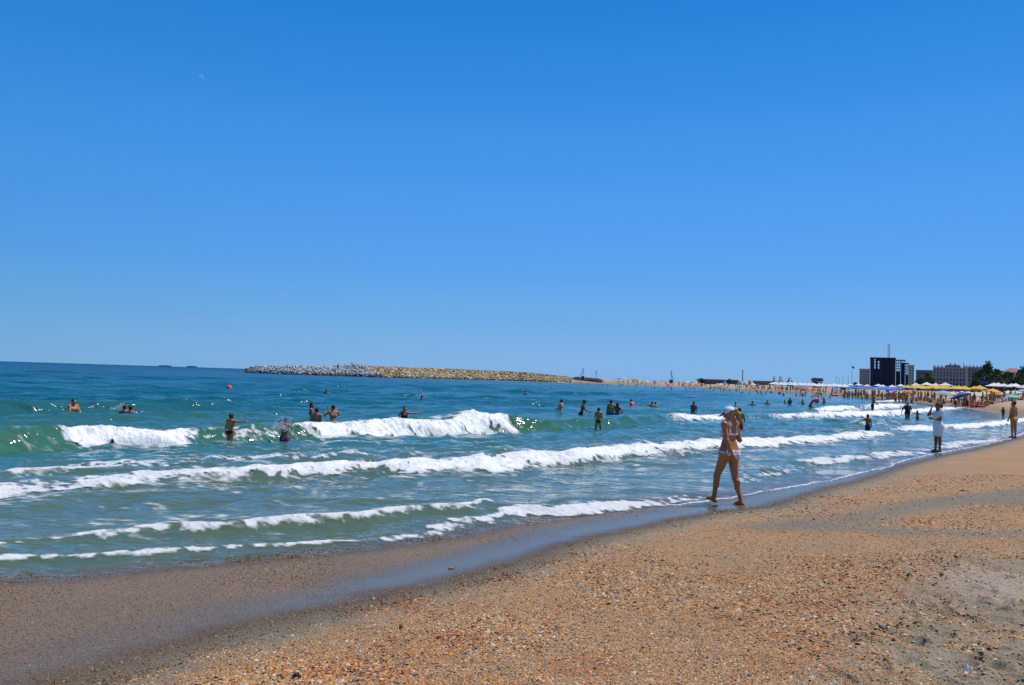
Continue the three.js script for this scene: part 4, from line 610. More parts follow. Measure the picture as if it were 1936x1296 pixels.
tree('tree', 'wide green tree below the house with the red roof', 1907, 704, 38, 400, 3, null, 744); tree('tree', 'dark tree rising right of the tallest one', 1885, 699, 28, 430, 2, null, 742); tree('tree', 'dark tree crown at the right edge beside the red roof', 1934, 697, 26, 430, 0, null, 744); tree('tree', 'bright green tree low in front, left of the white pavilions', 1888, 715, 26, 330, 2, null, 745); tree('tree', 'dense tree behind the white pavilions at far right', 1922, 713, 34, 340, 1, null, 747); tree('tree', 'low tree between the hotel wing and the blue board', 1845, 716, 20, 400, 0, null, 742);
tree('tree', 'low bushy tree under the tallest one, behind the blue board', 1872, 709, 32, 385, 3, null, 744); tree('tree', 'low bushy tree between the tallest one and the red roof', 1897, 708, 34, 375, 1, null, 745); tree('tree', 'low bushy tree under the red roof at the right edge', 1930, 707, 34, 385, 2, null, 746);
tree('shrub', 'dark shrub at the left end of the long quay wall', 1326, 715.5, 18, 372, 1, null, 727); tree('shrub', 'small dark shrub on the quay wall\'s middle', 1379, 717, 10, 372, 2, null, 726); tree('shrub', 'dark shrub left of the blue parasols', 1596, 728, 11, 300, 3, null, 740); tree('shrub', 'dark shrub at the foot of the pale four storey block', 1617, 724, 14, 500, 0, null, 740);
{ // quay walls, poles, beacons, boats and the cabin behind the beach
  const wall = (x0, x1, ya, yb, d, label, m) => { const q = facing((x0 + x1) / 2, d), b = thing('quay_wall', label, 'wall', q.pos, q.turn); part('wall', box(q.X(x1) - q.X(x0), q.Y(ya) - q.Y(yb), 2, 0, (q.Y(ya) + q.Y(yb)) / 2, -1), m, b); part('coping', box(q.X(x1) - q.X(x0) + .3, .25, 2.4, 0, q.Y(ya) + .12, -1), mat(.22, .18, .15, .9), b); };
  wall(1331, 1371, 718.6, 727, 380, 'brownish quay wall behind the beach, right of the dark shrub', mat(.17, .125, .09, .95)); wall(1372, 1396, 719.5, 728, 384, 'shorter dark quay wall left of the tall thin pole', mat(.12, .10, .085, .95)); wall(1424, 1458, 721.5, 731, 376, 'grey stone quay wall left of the white parasol row', mat(.2, .18, .15, .95));
  const beacon = (px, top, base, d, label, arm, cabin) => { const q = facing(px, d), b = thing('beacon', label, 'beacon', q.pos, q.turn), { X, Y } = q, y0 = Y(base), y1 = Y(top), r = .16; const c = cabin ? Y(base - cabin[1]) : y0;
    if (cabin) { part('cabin', box(cabin[0] * q.s, c - y0, cabin[0] * q.s * .8, 0, (c + y0) / 2, 0), darkSteel, b); part('platform', box(cabin[0] * q.s + .5, .2, cabin[0] * q.s * .8 + .5, 0, c + .1, 0), darkSteel, b); }
    part('mast', bar(V(0, c - 1, 0), V(0, y1, 0), r, r * .6), darkSteel, b); part('crossarm', merge([bar(V(-arm, lerp(y0, y1, .82), 0), V(arm, lerp(y0, y1, .82), 0), .12), bar(V(-arm * .6, lerp(y0, y1, .68), 0), V(arm * .6, lerp(y0, y1, .68), 0), .1)]), darkSteel, b); part('lantern', box(.45, .7, .45, 0, y1, 0), darkSteel, b);
    if (cabin && cabin[2]) { part('side_mast', bar(V(cabin[2] * q.s, c - .5, 0), V(cabin[2] * q.s, lerp(c, y1, .42), 0), .13), darkSteel, b); part('stay', bar(V(cabin[2] * q.s, lerp(c, y1, .3), 0), V(0, lerp(c, y1, .62), 0), .1), darkSteel, b); } };
  beacon(1102, 698, 718, 410, 'dark beacon mast with cross arms on the dark rocks at the mole\'s root', .9, [5.5, 5.5, -4]); beacon(1127, 703, 717, 430, 'smaller plain beacon mast on the dark rocks', .55, null); beacon(1269, 703, 725, 390, 'dark beacon with a square cabin standing behind the beach crowd', .8, [7, 5.5, 3.2]);
  const pole = (px, top, base, d, label, r = .09) => { const q = facing(px, d), b = thing('pole', label, 'pole', q.pos, q.turn); part('shaft', bar(V(0, q.Y(base), 0), V(0, q.Y(top), 0), r * 1.2, r * .8), darkSteel, b); part('cap', box(r * 3, r * 3, r * 3, 0, q.Y(top), 0), darkSteel, b); };
  pole(1404, 702, 722, 380, 'tall thin dark pole behind the white dome tent', .22); pole(1581, 712, 736, 420, 'leftmost thin boat mast before the flagpole', .09); pole(1587, 715, 736, 420, 'short thin boat mast second before the flagpole', .08); pole(1594, 713, 736, 430, 'thin boat mast third before the flagpole', .08); pole(1604, 711, 736, 430, 'thin boat mast nearest the flagpole on its left', .09);
  { const q = facing(1611, 330), b = thing('flagpole', 'tall thin flagpole with a dark flag, left of the pale block', 'flagpole', q.pos, q.turn), y1 = q.Y(692); part('pole', bar(V(0, q.Y(738), 0), V(0, y1, 0), .12, .07), steel, b); const g = new THREE.PlaneGeometry(1.1, .8, 8, 3), p = g.attributes.position; for (let i = 0; i < p.count; i++) { const t = (p.getX(i) + .55) / 1.1; p.setXYZ(i, .05 + t * .85, y1 - .4 + p.getY(i) - t * .55, Math.sin(t * 5) * .12); } g.computeVertexNormals(); part('flag', g, mat(.06, .05, .09, .9, { side: THREE.DoubleSide }), b); }
  { const q = facing(1545, 340), b = thing('control_cabin', 'dark blue boat-shaped lookout cabin on a stem above the white parasols', 'cabin', q.pos, q.turn), { X, Y } = q, s = new THREE.Shape(); s.moveTo(X(1533.5), Y(718)); s.lineTo(X(1538), Y(715)); s.lineTo(X(1556), Y(716)); s.lineTo(X(1556), Y(722)); s.lineTo(X(1536), Y(723)); const g = new THREE.ExtrudeGeometry(s, { depth: 4, bevelEnabled: true, bevelSize: .12, bevelThickness: .12, bevelSegments: 1 }); g.translate(0, 0, -4); part('shell', g, mat(.07, .12, .2, .5), b); part('window', box(X(1554.5) - X(1546.5), Y(717.2) - Y(720.6), .1, (X(1554.5) + X(1546.5)) / 2, Y(718.9), .18), mat(.01, .02, .06, .2), b); part('fascia', box(X(1556) - X(1546), .28, .1, X(1551), Y(721.5), .18), mat(.7, .7, .7, .7), b); part('stem', box(X(1555) - X(1538), 2.5, 2.4, X(1546), Y(723) - 1.3, -2), darkSteel, b); }
  const boat = (px, top, w, d, hull, label, mastTop) => { const q = facing(px, d), b = thing('boat', label, 'boat', q.pos, q.turn), { Y } = q, y = Y(top), L = w * q.s; part('hull', box(L, y - 0, 3, 0, y / 2, -1), hull, b); part('wheelhouse', box(L * .35, 1.6, 2, -L * .1, y + .8, -1), mat(.5, .52, .55, .7), b); part('mast', merge([bar(V(0, y, -1), V(0, Y(mastTop), -1), .13), bar(V(L * .3, y, -1), V(L * .3, lerp(y, Y(mastTop), .6), -1), .1), bar(V(-L * .4, lerp(y, Y(mastTop), .75), -1), V(L * .35, lerp(y, Y(mastTop), .75), -1), .09)]), darkSteel, b); };
  boat(1464, 721, 9, 400, darkSteel, 'dark boat superstructure left of the white boat behind the parasol row', 711); boat(1476, 719.5, 9, 395, mat(.55, .58, .62, .7), 'white boat with a pale mast behind the white parasol row', 711.5); boat(1493, 721.5, 12, 400, mat(.05, .06, .09, .7), 'dark boat with two masts, right of the white boat', 713.5);
  const dome = (px, top, w, d, col, label) => { const q = facing(px, d), g = new THREE.SphereGeometry(w * q.s / 2, 14, 7, 0, 6.283, 0, 1.57), y = upShore(px, 20).y; const b = thing('tent', label, 'tent', V(q.pos.x, y, q.pos.z), q.turn); g.scale(1, (q.Y(top) - y - 1) / (w * q.s / 2), .8); g.translate(0, 1, 0); part('canopy', g, col, b); for (const x of [-1, 1]) part('post', bar(V(x * w * q.s * .42, -.3, .3), V(x * w * q.s * .42, 1.1, .3), .08), steel, b); };
  dome(1399, 718.8, 11, 372, mat(.62, .52, .48, .8), 'pale domed beach tent right of the quay wall'); dome(1409, 722, 9, 368, mat(.6, .6, .64, .8), 'small white tent right of the pale domed one'); dome(1418, 718.5, 7, 370, mat(.45, .36, .06, .8), 'yellow play structure canopy left of the grey stone wall');
  { const q = facing(1862, 260), b = thing('billboard', 'plain blue board standing before the trees', 'billboard', q.pos, q.turn); part('board', box(q.X(1870) - q.X(1854), q.Y(720.5) - q.Y(727), .2, 0, (q.Y(720.5) + q.Y(727)) / 2, 0), mat(.02, .07, .24, .7), b); for (const x of [1857, 1867]) part('post', bar(V(q.X(x), 0, -.2), V(q.X(x), q.Y(722), -.2), .09), darkSteel, b); }
}
// ---------------------------------------------------------------- the mole: concrete tetrapods at its head, quarry stone along its flank
{
  const crest = [[463, 702], [472, 697], [490, 694.5], [560, 695.5], [620, 695.5], [650, 692.5], [665, 691.5], [690, 694.5], [760, 697], [850, 699.5], [950, 704], [1000, 707], [1040, 711], [1075, 714.5], [1120, 716], [1140, 719]], foot = [[463, 705.3], [560, 709], [640, 711.5], [720, 714], [850, 717], [960, 720], [1060, 723], [1140, 726]];
  const along = (t, pts) => { let i = 0; while (i < pts.length - 2 && pts[i + 1][0] < t) i++; const [a, b] = [pts[i], pts[i + 1]]; return a[1] + (b[1] - a[1]) * (t - a[0]) / (b[0] - a[0]); };
  const mole = thing('breakwater', 'long stone mole in the sea, grey tetrapods at its head, tan rock behind', 'breakwater', V(0, 0, 0));
  const dist = (px) => Math.min(430, at(px, along(px, foot)).z * -1);
  const spot = (px, t) => { const d = dist(px) + 3, a = atDepth(px, along(px, foot), d), b = atDepth(px, along(px, crest), d + 8); return V(lerp(a.x, b.x, t), lerp(Math.min(a.y, 0) - .2, b.y, t), lerp(a.z, b.z, t)); };
  const v = [], n = 70; for (let i = 0; i < n; i++) { const pa = lerp(466, 1138, i / n), pb = lerp(466, 1138, (i + 1) / n); const A = [spot(pa, -.3), spot(pa, .9), spot(pa, .9).add(V(2, 0, -6)), spot(pa, -.3).add(V(4, 0, -24))], C = [spot(pb, -.3), spot(pb, .9), spot(pb, .9).add(V(2, 0, -6)), spot(pb, -.3).add(V(4, 0, -24))]; for (let k = 0; k < 3; k++) for (const p of [A[k], C[k], C[k + 1], A[k], C[k + 1], A[k + 1]]) v.push(p.x, p.y - .6, p.z); }
  const g = new THREE.BufferGeometry(); g.setAttribute('position', new THREE.BufferAttribute(new Float32Array(v), 3)); g.computeVertexNormals(); part('core', g, mat(.045, .04, .035, 1), mole);
  const dirs = [V(0, 1, 0), V(.943, -.333, 0), V(-.471, -.333, .816), V(-.471, -.333, -.816)], tetra = merge(dirs.map((d) => bar(V(0, 0, 0), d.clone().multiplyScalar(1.15), .44, .27, 7)));
  const M = new THREE.Matrix4(), E = new THREE.Euler(), C = new THREE.Color(); seed = 201;
  const cast = (name, geo, m, list) => { const im = new THREE.InstancedMesh(geo, m, list.length); list.forEach((q, i) => { M.makeRotationFromEuler(E.set(q[4], q[5], q[6])).scale(V(q[3], q[3] * q[8], q[3])).setPosition(q[0], q[1], q[2]); im.setMatrixAt(i, M); im.setColorAt(i, C.setRGB(...q[7])); }); im.name = name; im.castShadow = im.receiveShadow = true; im.userData.kind = 'stuff'; mole.add(im); };
  const T = []; for (let i = 0; i < 720; i++) { const px = lerp(464, 722, Math.pow(rnd(), .95)), t = rnd(); if (px > 690 && t > 1 - (px - 690) / 34) continue; const p = spot(px, t), g0 = t < .14 ? rr(.08, .2) : rr(.36, .62) * (px < 505 ? lerp(.25, 1, (px - 464) / 41) : 1); T.push([p.x, p.y + rr(-.2, .5), p.z, rr(.85, 1.15), rr(0, 6), rr(0, 6), rr(0, 6), [g0, g0 * .98, g0 * .95], 1]); }  // shading painted into the tones: darker at the foot and outer end
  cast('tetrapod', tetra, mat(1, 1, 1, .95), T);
  const rock = (() => { const q = new THREE.IcosahedronGeometry(1, 1), p = q.attributes.position; for (let i = 0; i < p.count; i++) { const x = p.getX(i), y = p.getY(i), z = p.getZ(i), s = .7 + .55 * noise(x * 2.1 + 5, y * 2.1 + z * 1.7); p.setXYZ(i, x * s, y * s * .8, z * s); } q.computeVertexNormals(); return q.toNonIndexed ? q : q; })();
  const R = [], tones = [[.60, .42, .19], [.68, .54, .33], [.52, .33, .12], [.72, .63, .48], [.40, .29, .17], [.62, .46, .26], [.20, .15, .10]];
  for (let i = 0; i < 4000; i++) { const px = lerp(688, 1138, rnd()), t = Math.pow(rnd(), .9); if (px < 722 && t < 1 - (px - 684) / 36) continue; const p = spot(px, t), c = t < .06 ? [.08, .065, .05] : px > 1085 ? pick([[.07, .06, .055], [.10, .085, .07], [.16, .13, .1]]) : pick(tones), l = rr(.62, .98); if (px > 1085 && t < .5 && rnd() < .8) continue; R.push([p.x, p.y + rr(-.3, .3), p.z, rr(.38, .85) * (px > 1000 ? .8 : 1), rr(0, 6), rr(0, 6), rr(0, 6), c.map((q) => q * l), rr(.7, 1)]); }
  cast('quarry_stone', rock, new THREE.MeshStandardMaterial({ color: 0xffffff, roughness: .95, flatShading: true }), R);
  const top = []; for (let i = 0; i < 30; i++) { const a = spot(lerp(670, 1075, i / 30), 1), b = spot(lerp(670, 1075, (i + 1) / 30), 1); a.z -= 3; b.z -= 3; a.y += .25; b.y += .25; const bx = bar(a, b, .55, .55, 4); top.push(bx); } part('parapet', merge(top), mat(.22, .22, .22, .9), mole);
}
// ---------------------------------------------------------------- parasols
const canopyGeo = (n, sag) => { const v = [], rings = [[.02, 1], [.35, .74], [.7, .42], [1, .22], [1.0, .06]]; const pt = (k, i) => { const a = (i + .5) / n * 6.283, [r, h] = rings[k]; return [Math.cos(a) * r, h - (k > 0 && k < 4 ? sag * r * (1 - r) : 0), Math.sin(a) * r]; }; for (let k = 0; k < 4; k++) for (let i = 0; i < n; i++) { const a = pt(k, i), b = pt(k, i + 1), c = pt(k + 1, i + 1), d = pt(k + 1, i); v.push(...a, ...b, ...c, ...a, ...c, ...d); } const g = new THREE.BufferGeometry(); g.setAttribute('position', new THREE.BufferAttribute(new Float32Array(v), 3)); g.computeVertexNormals(); return g; };
const squareCanopy = canopyGeo(4, .25), roundCanopy = canopyGeo(8, -.35), poleGeo = bar(V(0, -.3, 0), V(0, 1, 0), .03, .025), finialGeo = new THREE.SphereGeometry(.06, 6, 4);
const cloths = {}; const cloth = (c) => cloths[c] ??= new THREE.MeshPhysicalMaterial({ color: new THREE.Color().setRGB(...{ white: [.80, .80, .78], cream: [.72, .68, .56], blue: [.010, .19, .72], yellow: [.80, .52, .015], green: [.05, .50, .13], navy: [.015, .02, .36], orange: [.80, .22, .02], red: [.70, .02, .015], turquoise: [.10, .62, .48], sky: [.20, .45, .75], magenta: [.75, .10, .42], lime: [.50, .62, .05], pink: [.75, .22, .28], gold: [.85, .42, .01] }[c]), roughness: .85, transmission: .25, thickness: 0, side: THREE.DoubleSide });
function parasol(p, h, r, kind, colour, label, group, tilt = 0, turn = 0) {
  const t = thing('beach_parasol', label, 'parasol', p, turn, group); const c = new THREE.Group();
  part('pole', poleGeo, steel, t).scale.set(1, h, 1); const k = part('canopy', kind === 'square' ? squareCanopy : roundCanopy, cloth(colour), t); const hh = r * (kind === 'square' ? .42 : .5); k.scale.set(r, hh, r); k.position.y = h - hh; if (tilt) { t.rotation.z = tilt; } const f = part('finial', finialGeo, steel, t); f.position.y = h + .03;
  return t;
}
seed = 301;
const row = (x0, x1, n, k0, k1, h, r, colour, label, group) => { for (let i = 0; i < n; i++) { const px = lerp(x0, x1, (i + rr(.25, .75)) / n); parasol(upShore(px, rr(k0, k1)), h * rr(.96, 1.05), r, 'square', colour, n <= 7 ? ['first', 'second', 'third', 'fourth', 'fifth', 'sixth', 'seventh'][i] + ' from left, ' + label : label, group, 0, Math.atan2(-px + 968, F) + rr(-.2, .2)); } };
row(1456, 1606, 17, 30, 34, 2.25, 1.75, 'white', 'white square parasol in the long far row left of the blue ones', 'white parasols of the far row'); row(1462, 1600, 15, 40, 48, 2.5, 1.75, 'white', 'white square parasol in the long far row left of the blue ones', 'white parasols of the far row');
row(1600, 1704, 9, 24, 27, 2.05, 1.55, 'blue', 'bright blue square parasol in the row before the dark tower', 'blue parasols'); row(1606, 1700, 8, 31, 36, 2.15, 1.55, 'blue', 'bright blue square parasol in the row before the dark tower', 'blue parasols'); row(1602, 1712, 7, 40, 48, 2.6, 1.5, 'white', 'white parasol peak showing behind the blue row', 'white parasols behind the blue row');
row(1708, 1858, 12, 27, 31, 2.5, 1.5, 'yellow', 'yellow square parasol in the row before the hotel', 'yellow parasols'); row(1712, 1792, 6, 34, 38, 2.55, 1.45, 'yellow', 'yellow square parasol in the row before the hotel', 'yellow parasols'); row(1722, 1800, 4, 42, 48, 3.0, 1.6, 'white', 'white parasol peak showing behind the yellow row', 'white parasols behind the yellow row');
row(1768, 1940, 12, 17, 21, 1.75, 1.65, 'cream', 'cream low parasol in the front row below the yellow ones', 'cream parasols of the front row'); row(1872, 1940, 6, 36, 40, 3.1, 1.7, 'white', 'tall white pavilion parasol at far right before the trees', 'white pavilion parasols');
const solo = (px, k, colour, h, r, label, tilt = 0) => parasol(upShore(px, k), h, r, 'round', colour, label, null, tilt, rr(0, 6));
solo(1471, 12, 'pink', 1.7, 1.3, 'pink beach umbrella low before the white row\'s left end'); solo(1484, 12, 'turquoise', 1.6, 1.3, 'turquoise beach umbrella beside the pink one'); solo(1580, 9, 'blue', 1.6, 1.4, 'dark blue beach umbrella before the right end of the white row'); solo(1717, 4, 'red', 1.75, .9, 'round red umbrella above two standing bathers, before the yellow row'); solo(1783, 12, 'sky', 1.9, 1.1, 'light blue umbrella under the cream front row');
solo(1810, 7, 'green', 1.4, 1.1, 'green umbrella low left of the navy tilted one'); solo(1825, 8, 'navy', 1.9, 1.25, 'navy umbrella tilted to the left beside the green one', .35); solo(1877, 8, 'gold', 2.1, 1.1, 'golden yellow umbrella overlapping an orange one'); solo(1884, 6, 'orange', 1.7, 1.05, 'orange umbrella in front of the golden one'); solo(1913, 5, 'turquoise', 1.15, 1.25, 'pale turquoise umbrella set low near the right edge'); solo(1933, 11, 'sky', 2.0, 1.1, 'light blue umbrella at the very right edge');
solo(1691, 12, 'magenta', 1.75, 1.1, 'magenta umbrella below the blue row\'s right end'); solo(1686, 8, 'sky', 1.5, 1.1, 'pale blue umbrella below the magenta one'); solo(1703, 7, 'lime', 1.6, 1.1, 'lime umbrella between the blue and yellow rows'); solo(1611, 9, 'turquoise', 1.5, 1.2, 'turquoise umbrella below the blue row\'s left end');
solo(1357, 14, 'lime', 1.7, 1.4, 'lime umbrella before the quay wall'); solo(1363, 15, 'white', 1.7, 1.3, 'white umbrella right beside the lime one by the quay wall'); solo(1323, 16, 'red', 1.8, 1.5, 'red umbrella before the dark shrub of the quay'); solo(1318, 17, 'white', 1.7, 1.2, 'white umbrella touching the red one before the shrub'); solo(1301, 20, 'white', 2.0, 1.5, 'white umbrella standing apart right of the square beacon'); solo(1307, 22, 'blue', 1.8, 1.4, 'blue umbrella right of the lone white one near the beacon'); solo(1252, 22, 'green', 1.9, 1.5, 'green umbrella left of the square beacon'); solo(1238, 20, 'navy', 1.7, 1.3, 'navy umbrella left of the green one'); solo(1224, 18, 'white', 1.7, 1.3, 'small white umbrella amid the thin far crowd'); solo(1203, 22, 'orange', 1.9, 1.6, 'orange umbrella farthest but two toward the mole'); solo(1180, 24, 'yellow', 2.0, 1.5, 'yellow umbrella second nearest the mole'); solo(1171, 22, 'blue', 1.9, 1.5, 'blue umbrella nearest the mole'); solo(1399, 9, 'turquoise', 1.5, 1.2, 'turquoise umbrella below the pale domed tent'); solo(1424, 12, 'orange', 1.8, 1.4, 'orange umbrella left of the white row'); solo(1432, 20, 'navy', 1.8, 1.4, 'navy umbrella just right of the orange one'); solo(1424, 22, 'white', 2.0, 1.3, 'white umbrella behind the orange one'); solo(1370, 20, 'blue', 2.1, 1.5, 'blue umbrella against the quay wall'); solo(1543, 10, 'orange', 1.4, 1.2, 'orange umbrella below the middle of the white row'); solo(1530, 14, 'pink', 1.5, 1.2, 'pale pink umbrella below the middle of the white row'); solo(1265, 3, 'red', 1.1, 1.2, 'red beach tent umbrella at the waterline below the square beacon');
// ---------------------------------------------------------------- the crowd on the far beach and in the bay: one of each kind, then copies
const C5 = { cell: .055 };
const kinds = {
  man: ['red', 'navy', 'black', 'green', 'grey'].map((c, i) => figure({ ...C5, sex: 'm', skin: ['tan', 'dark', 'red', 'tan', 'pale'][i], arms: [['down', 'hips', 'front', 'down', 'wide'][i], ['down', 'down', 'front', 'hips', 'down'][i]], legs: [['stand', 'apart', 'stepF', 'stand', 'apart'][i], ['stand', 'apart', 'stepB', 'stand', 'apart'][i]], wear: TR(c) })),
  woman: ['pink', 'black', 'orange', 'teal', 'red'].map((c, i) => figure({ ...C5, sex: 'f', H: 1.62, hair: 'long', hairColour: ['black', 'brown', 'blond', 'black', 'brown'][i], skin: ['tan', 'pale', 'dark', 'red', 'tan'][i], arms: [['hips', 'down', 'front', 'down', 'brow'][i], 'down'], legs: [['close', 'stand', 'stepF', 'close', 'stand'][i], ['close', 'stand', 'stepB', 'close', 'stand'][i]], wear: SU(c) })),
  child: ['yellow', 'blue', 'red'].map((c) => figure({ ...C5, H: 1.15, headScale: 1.2, sex: 'c', arms: ['wide', 'front'], legs: ['apart', 'stand'], skin: 'tan', wear: BR(c) })),
  swimmer: ['dark', 'tan', 'pale', 'red'].map((s, i) => figure({ cell: .045, cut: 1.05, sex: i % 2 ? 'f' : 'm', hair: i % 2 ? 'long' : 'short', skin: s, arms: [['swim', 'wide', 'front', 'swim'][i], ['swim', 'front', 'down', 'wide'][i]], wear: i % 2 ? SU('black') : [] })),
  sitter: ['white', 'red', 'blue', 'black'].map((c, i) => figure({ ...C5, sex: i % 2 ? 'f' : 'm', skin: ['tan', 'red', 'dark', 'pale'][i], hair: i % 2 ? 'long' : 'short', legs: [[[.1, .35, 1], [.05, -.8, .4]], [[.1, .1, 1], [.05, -.15, 1]]], arms: ['back', 'front'], wear: i % 2 ? SU(c) : TR(c) })),
};
for (const k in kinds) for (const r of kinds[k]) r.userData.made = 0;
const taken = new Set();
const bins = []; // those too small and too many to tell apart become one mass
function mass(kind, pos, turn) { const t = pick(kinds[kind]), M = new THREE.Matrix4().makeRotationY(turn).setPosition(pos); for (const m of t.children) { const g = m.geometry.clone().applyMatrix4(M), c = m.material.color, n = g.attributes.position.count, a = g.attributes.color, d = new Float32Array(n * 3); for (let i = 0; i < n; i++) { d[i * 3] = c.r * (a && m.material.vertexColors ? a.getX(i) : 1); d[i * 3 + 1] = c.g * (a && m.material.vertexColors ? a.getY(i) : 1); d[i * 3 + 2] = c.b * (a && m.material.vertexColors ? a.getZ(i) : 1); } g.setAttribute('color', new THREE.BufferAttribute(d, 3)); bins.push(g); } }
const LOOK = { man: ['tanned beachgoer in red trunks', 'dark beachgoer in navy trunks', 'reddened beachgoer in black trunks', 'tanned beachgoer in green trunks', 'pale beachgoer in grey trunks'], woman: ['black-haired beachgoer in a pink swimsuit', 'brown-haired beachgoer in a black swimsuit', 'blond beachgoer in an orange swimsuit', 'black-haired beachgoer in a teal swimsuit', 'brown-haired beachgoer in a red swimsuit'], child: ['child in yellow briefs', 'child in blue briefs', 'child in red briefs'], sitter: ['seated beachgoer in white trunks', 'seated long-haired beachgoer in red', 'seated beachgoer in blue trunks', 'seated long-haired beachgoer in black'] };
function folk(kind, pos, turn, where, scale = 1) { const i = Math.floor(rnd() * kinds[kind].length), t = kinds[kind][i], c = taken.has(t) ? t.clone() : t; taken.add(t); c.position.copy(pos); c.rotation.y = turn; c.scale.setScalar(scale); put(c, 'person'); return tag(c, LOOK[kind][i] + ' ' + where, 'person', LOOK[kind][i] + ' ' + where.replace(/^(on|in) /, '')); }
seed = 401;
const sinkSitter = .42;
const kindOf = (c) => (rnd() < c ? 'child' : rnd() < .5 ? 'man' : 'woman');
for (let i = 0; i < 70; i++) { const px = lerp(1095, 1460, Math.pow(rnd(), .75)); mass(kindOf(.15), upShore(px, rr(.5, 26)), rr(0, 6.28)); }
for (let i = 0; i < 45; i++) { const p = upShore(rr(1180, 1460), rr(5, 26)); p.y -= sinkSitter; mass('sitter', p, rr(0, 6.28)); }
for (let i = 0; i < 80; i++) { const px = lerp(1000, 1600, Math.pow(rnd(), .62)), p = at(px, waterY(Math.max(1060, px)) + rr(.6, 3 + (px - 1000) * .012)); if (inland(p.x, p.z) > -1) continue; p.y = rr(-1.35, -1.0); mass('swimmer', p, rr(0, 6.28)); }
{ const m = new THREE.Mesh(mergeGeometries(bins), new THREE.MeshStandardMaterial({ color: 0xffffff, vertexColors: true, roughness: .7 })); put(m, 'distant_crowd'); tag(m, 'distant crowd of bathers on the far sand and in the bay', null, null, 'stuff'); }
for (let i = 0; i < 46; i++) folk(kindOf(.18), upShore(rr(1460, 1600), Math.pow(rnd(), 1.4) * 24), rr(0, 6.28), 'on the sand before the white parasol row');
for (let i = 0; i < 16; i++) { const p = upShore(rr(1470, 1600), rr(4, 24)); p.y -= sinkSitter; folk('sitter', p, rr(0, 6.28), 'on the sand before the white parasol row'); }
for (let i = 0; i < 36; i++) folk(kindOf(.18), upShore(rr(1600, 1712), Math.pow(rnd(), 1.4) * 20), rr(0, 6.28), 'on the sand before the blue parasols');
for (let i = 0; i < 16; i++) { const p = upShore(rr(1600, 1715), rr(4, 20)); p.y -= sinkSitter; folk('sitter', p, rr(0, 6.28), 'on the sand before the blue parasols'); }
for (let i = 0; i < 36; i++) folk(kindOf(.18), upShore(rr(1715, 1936), rr(6, 18)), rr(0, 6.28), 'on the sand below the cream parasols', 1.05);
for (let i = 0; i < 44; i++) { const p = upShore(rr(1720, 1936), rr(3, 17)); p.y -= sinkSitter; folk('sitter', p, rr(0, 6.28), 'on the sand below the cream parasols'); }
for (let i = 0; i < 38; i++) { const px = rr(1575, 1730), p = at(px, waterY(px) + rr(.3, 4.5)); p.y = rr(-.55, -.2); folk(kindOf(.3), p, rr(0, 6.28), 'wading in the shallows below the blue parasols'); }
// the ones large enough to tell apart, at the far water's edge on the right
const F5 = (px, py, top, kind, k, turn, label) => { const p = at(px, py), d = -p.clone().applyMatrix4(camera.matrixWorldInverse).z, src = kinds[kind][k], c = src.clone(), h = kind === 'woman' ? 1.62 : kind === 'child' ? 1.15 : 1.7; c.position.copy(p); c.rotation.y = turn; c.scale.setScalar((py - top) * d / F / h); put(c, 'person'); tag(c, label, 'person'); return c; };
F5(1630, 760, 750, 'man', 1, 1.2, 'left of two dark bathers standing behind the highest white foam'); F5(1636, 759, 748, 'woman', 1, -1, 'right of two dark bathers standing behind the highest white foam'); F5(1662, 753, 737, 'woman', 0, 2.6, 'person in pink standing ankle deep below the blue parasols'); F5(1677, 754, 739, 'woman', 2, -1.4, 'person in orange at the water\'s edge left of the running child'); F5(1702, 753, 740, 'man', 0, 1.0, 'person in red stepping into the shallows below the lime umbrella'); F5(1717, 754, 741, 'man', 1, 2.8, 'left of two people standing under the round red umbrella'); F5(1722, 754, 740, 'man', 4, -2.8, 'right of two people standing under the round red umbrella'); F5(1730, 752, 738, 'woman', 4, .4, 'person in red standing right of the round red umbrella');
F5(1778.5, 757, 736, 'man', 2, 2.2, 'dark figure standing by the water below the light blue umbrella'); F5(1785, 753, 738, 'woman', 3, -2, 'person in teal behind the dark figure at the water'); F5(1804.5, 764, 747, 'man', 2, 1.7, 'first from left of four people bending by the water below the green umbrella'); F5(1812, 765, 749, 'woman', 1, -1.5, 'second from left of four people by the water below the green umbrella'); F5(1817.5, 763, 746, 'man', 1, 2.0, 'third from left of four people by the water below the green umbrella'); F5(1822.5, 763, 745, 'woman', 2, -.8, 'fourth from left of four people by the water below the navy umbrella'); F5(1857, 764, 739, 'man', 2, 3.0, 'dark figure left of the trio standing at the end of the red mattress'); F5(1863, 764, 736, 'woman', 4, 2.4, 'tall person in red in the middle of the trio at the red mattress'); F5(1873, 766, 741, 'man', 1, -2.2, 'person in navy at the right of the trio by the red mattress'); F5(1887, 763, 744, 'woman', 0, 1.0, 'person in pink standing right of the trio under the orange umbrella');
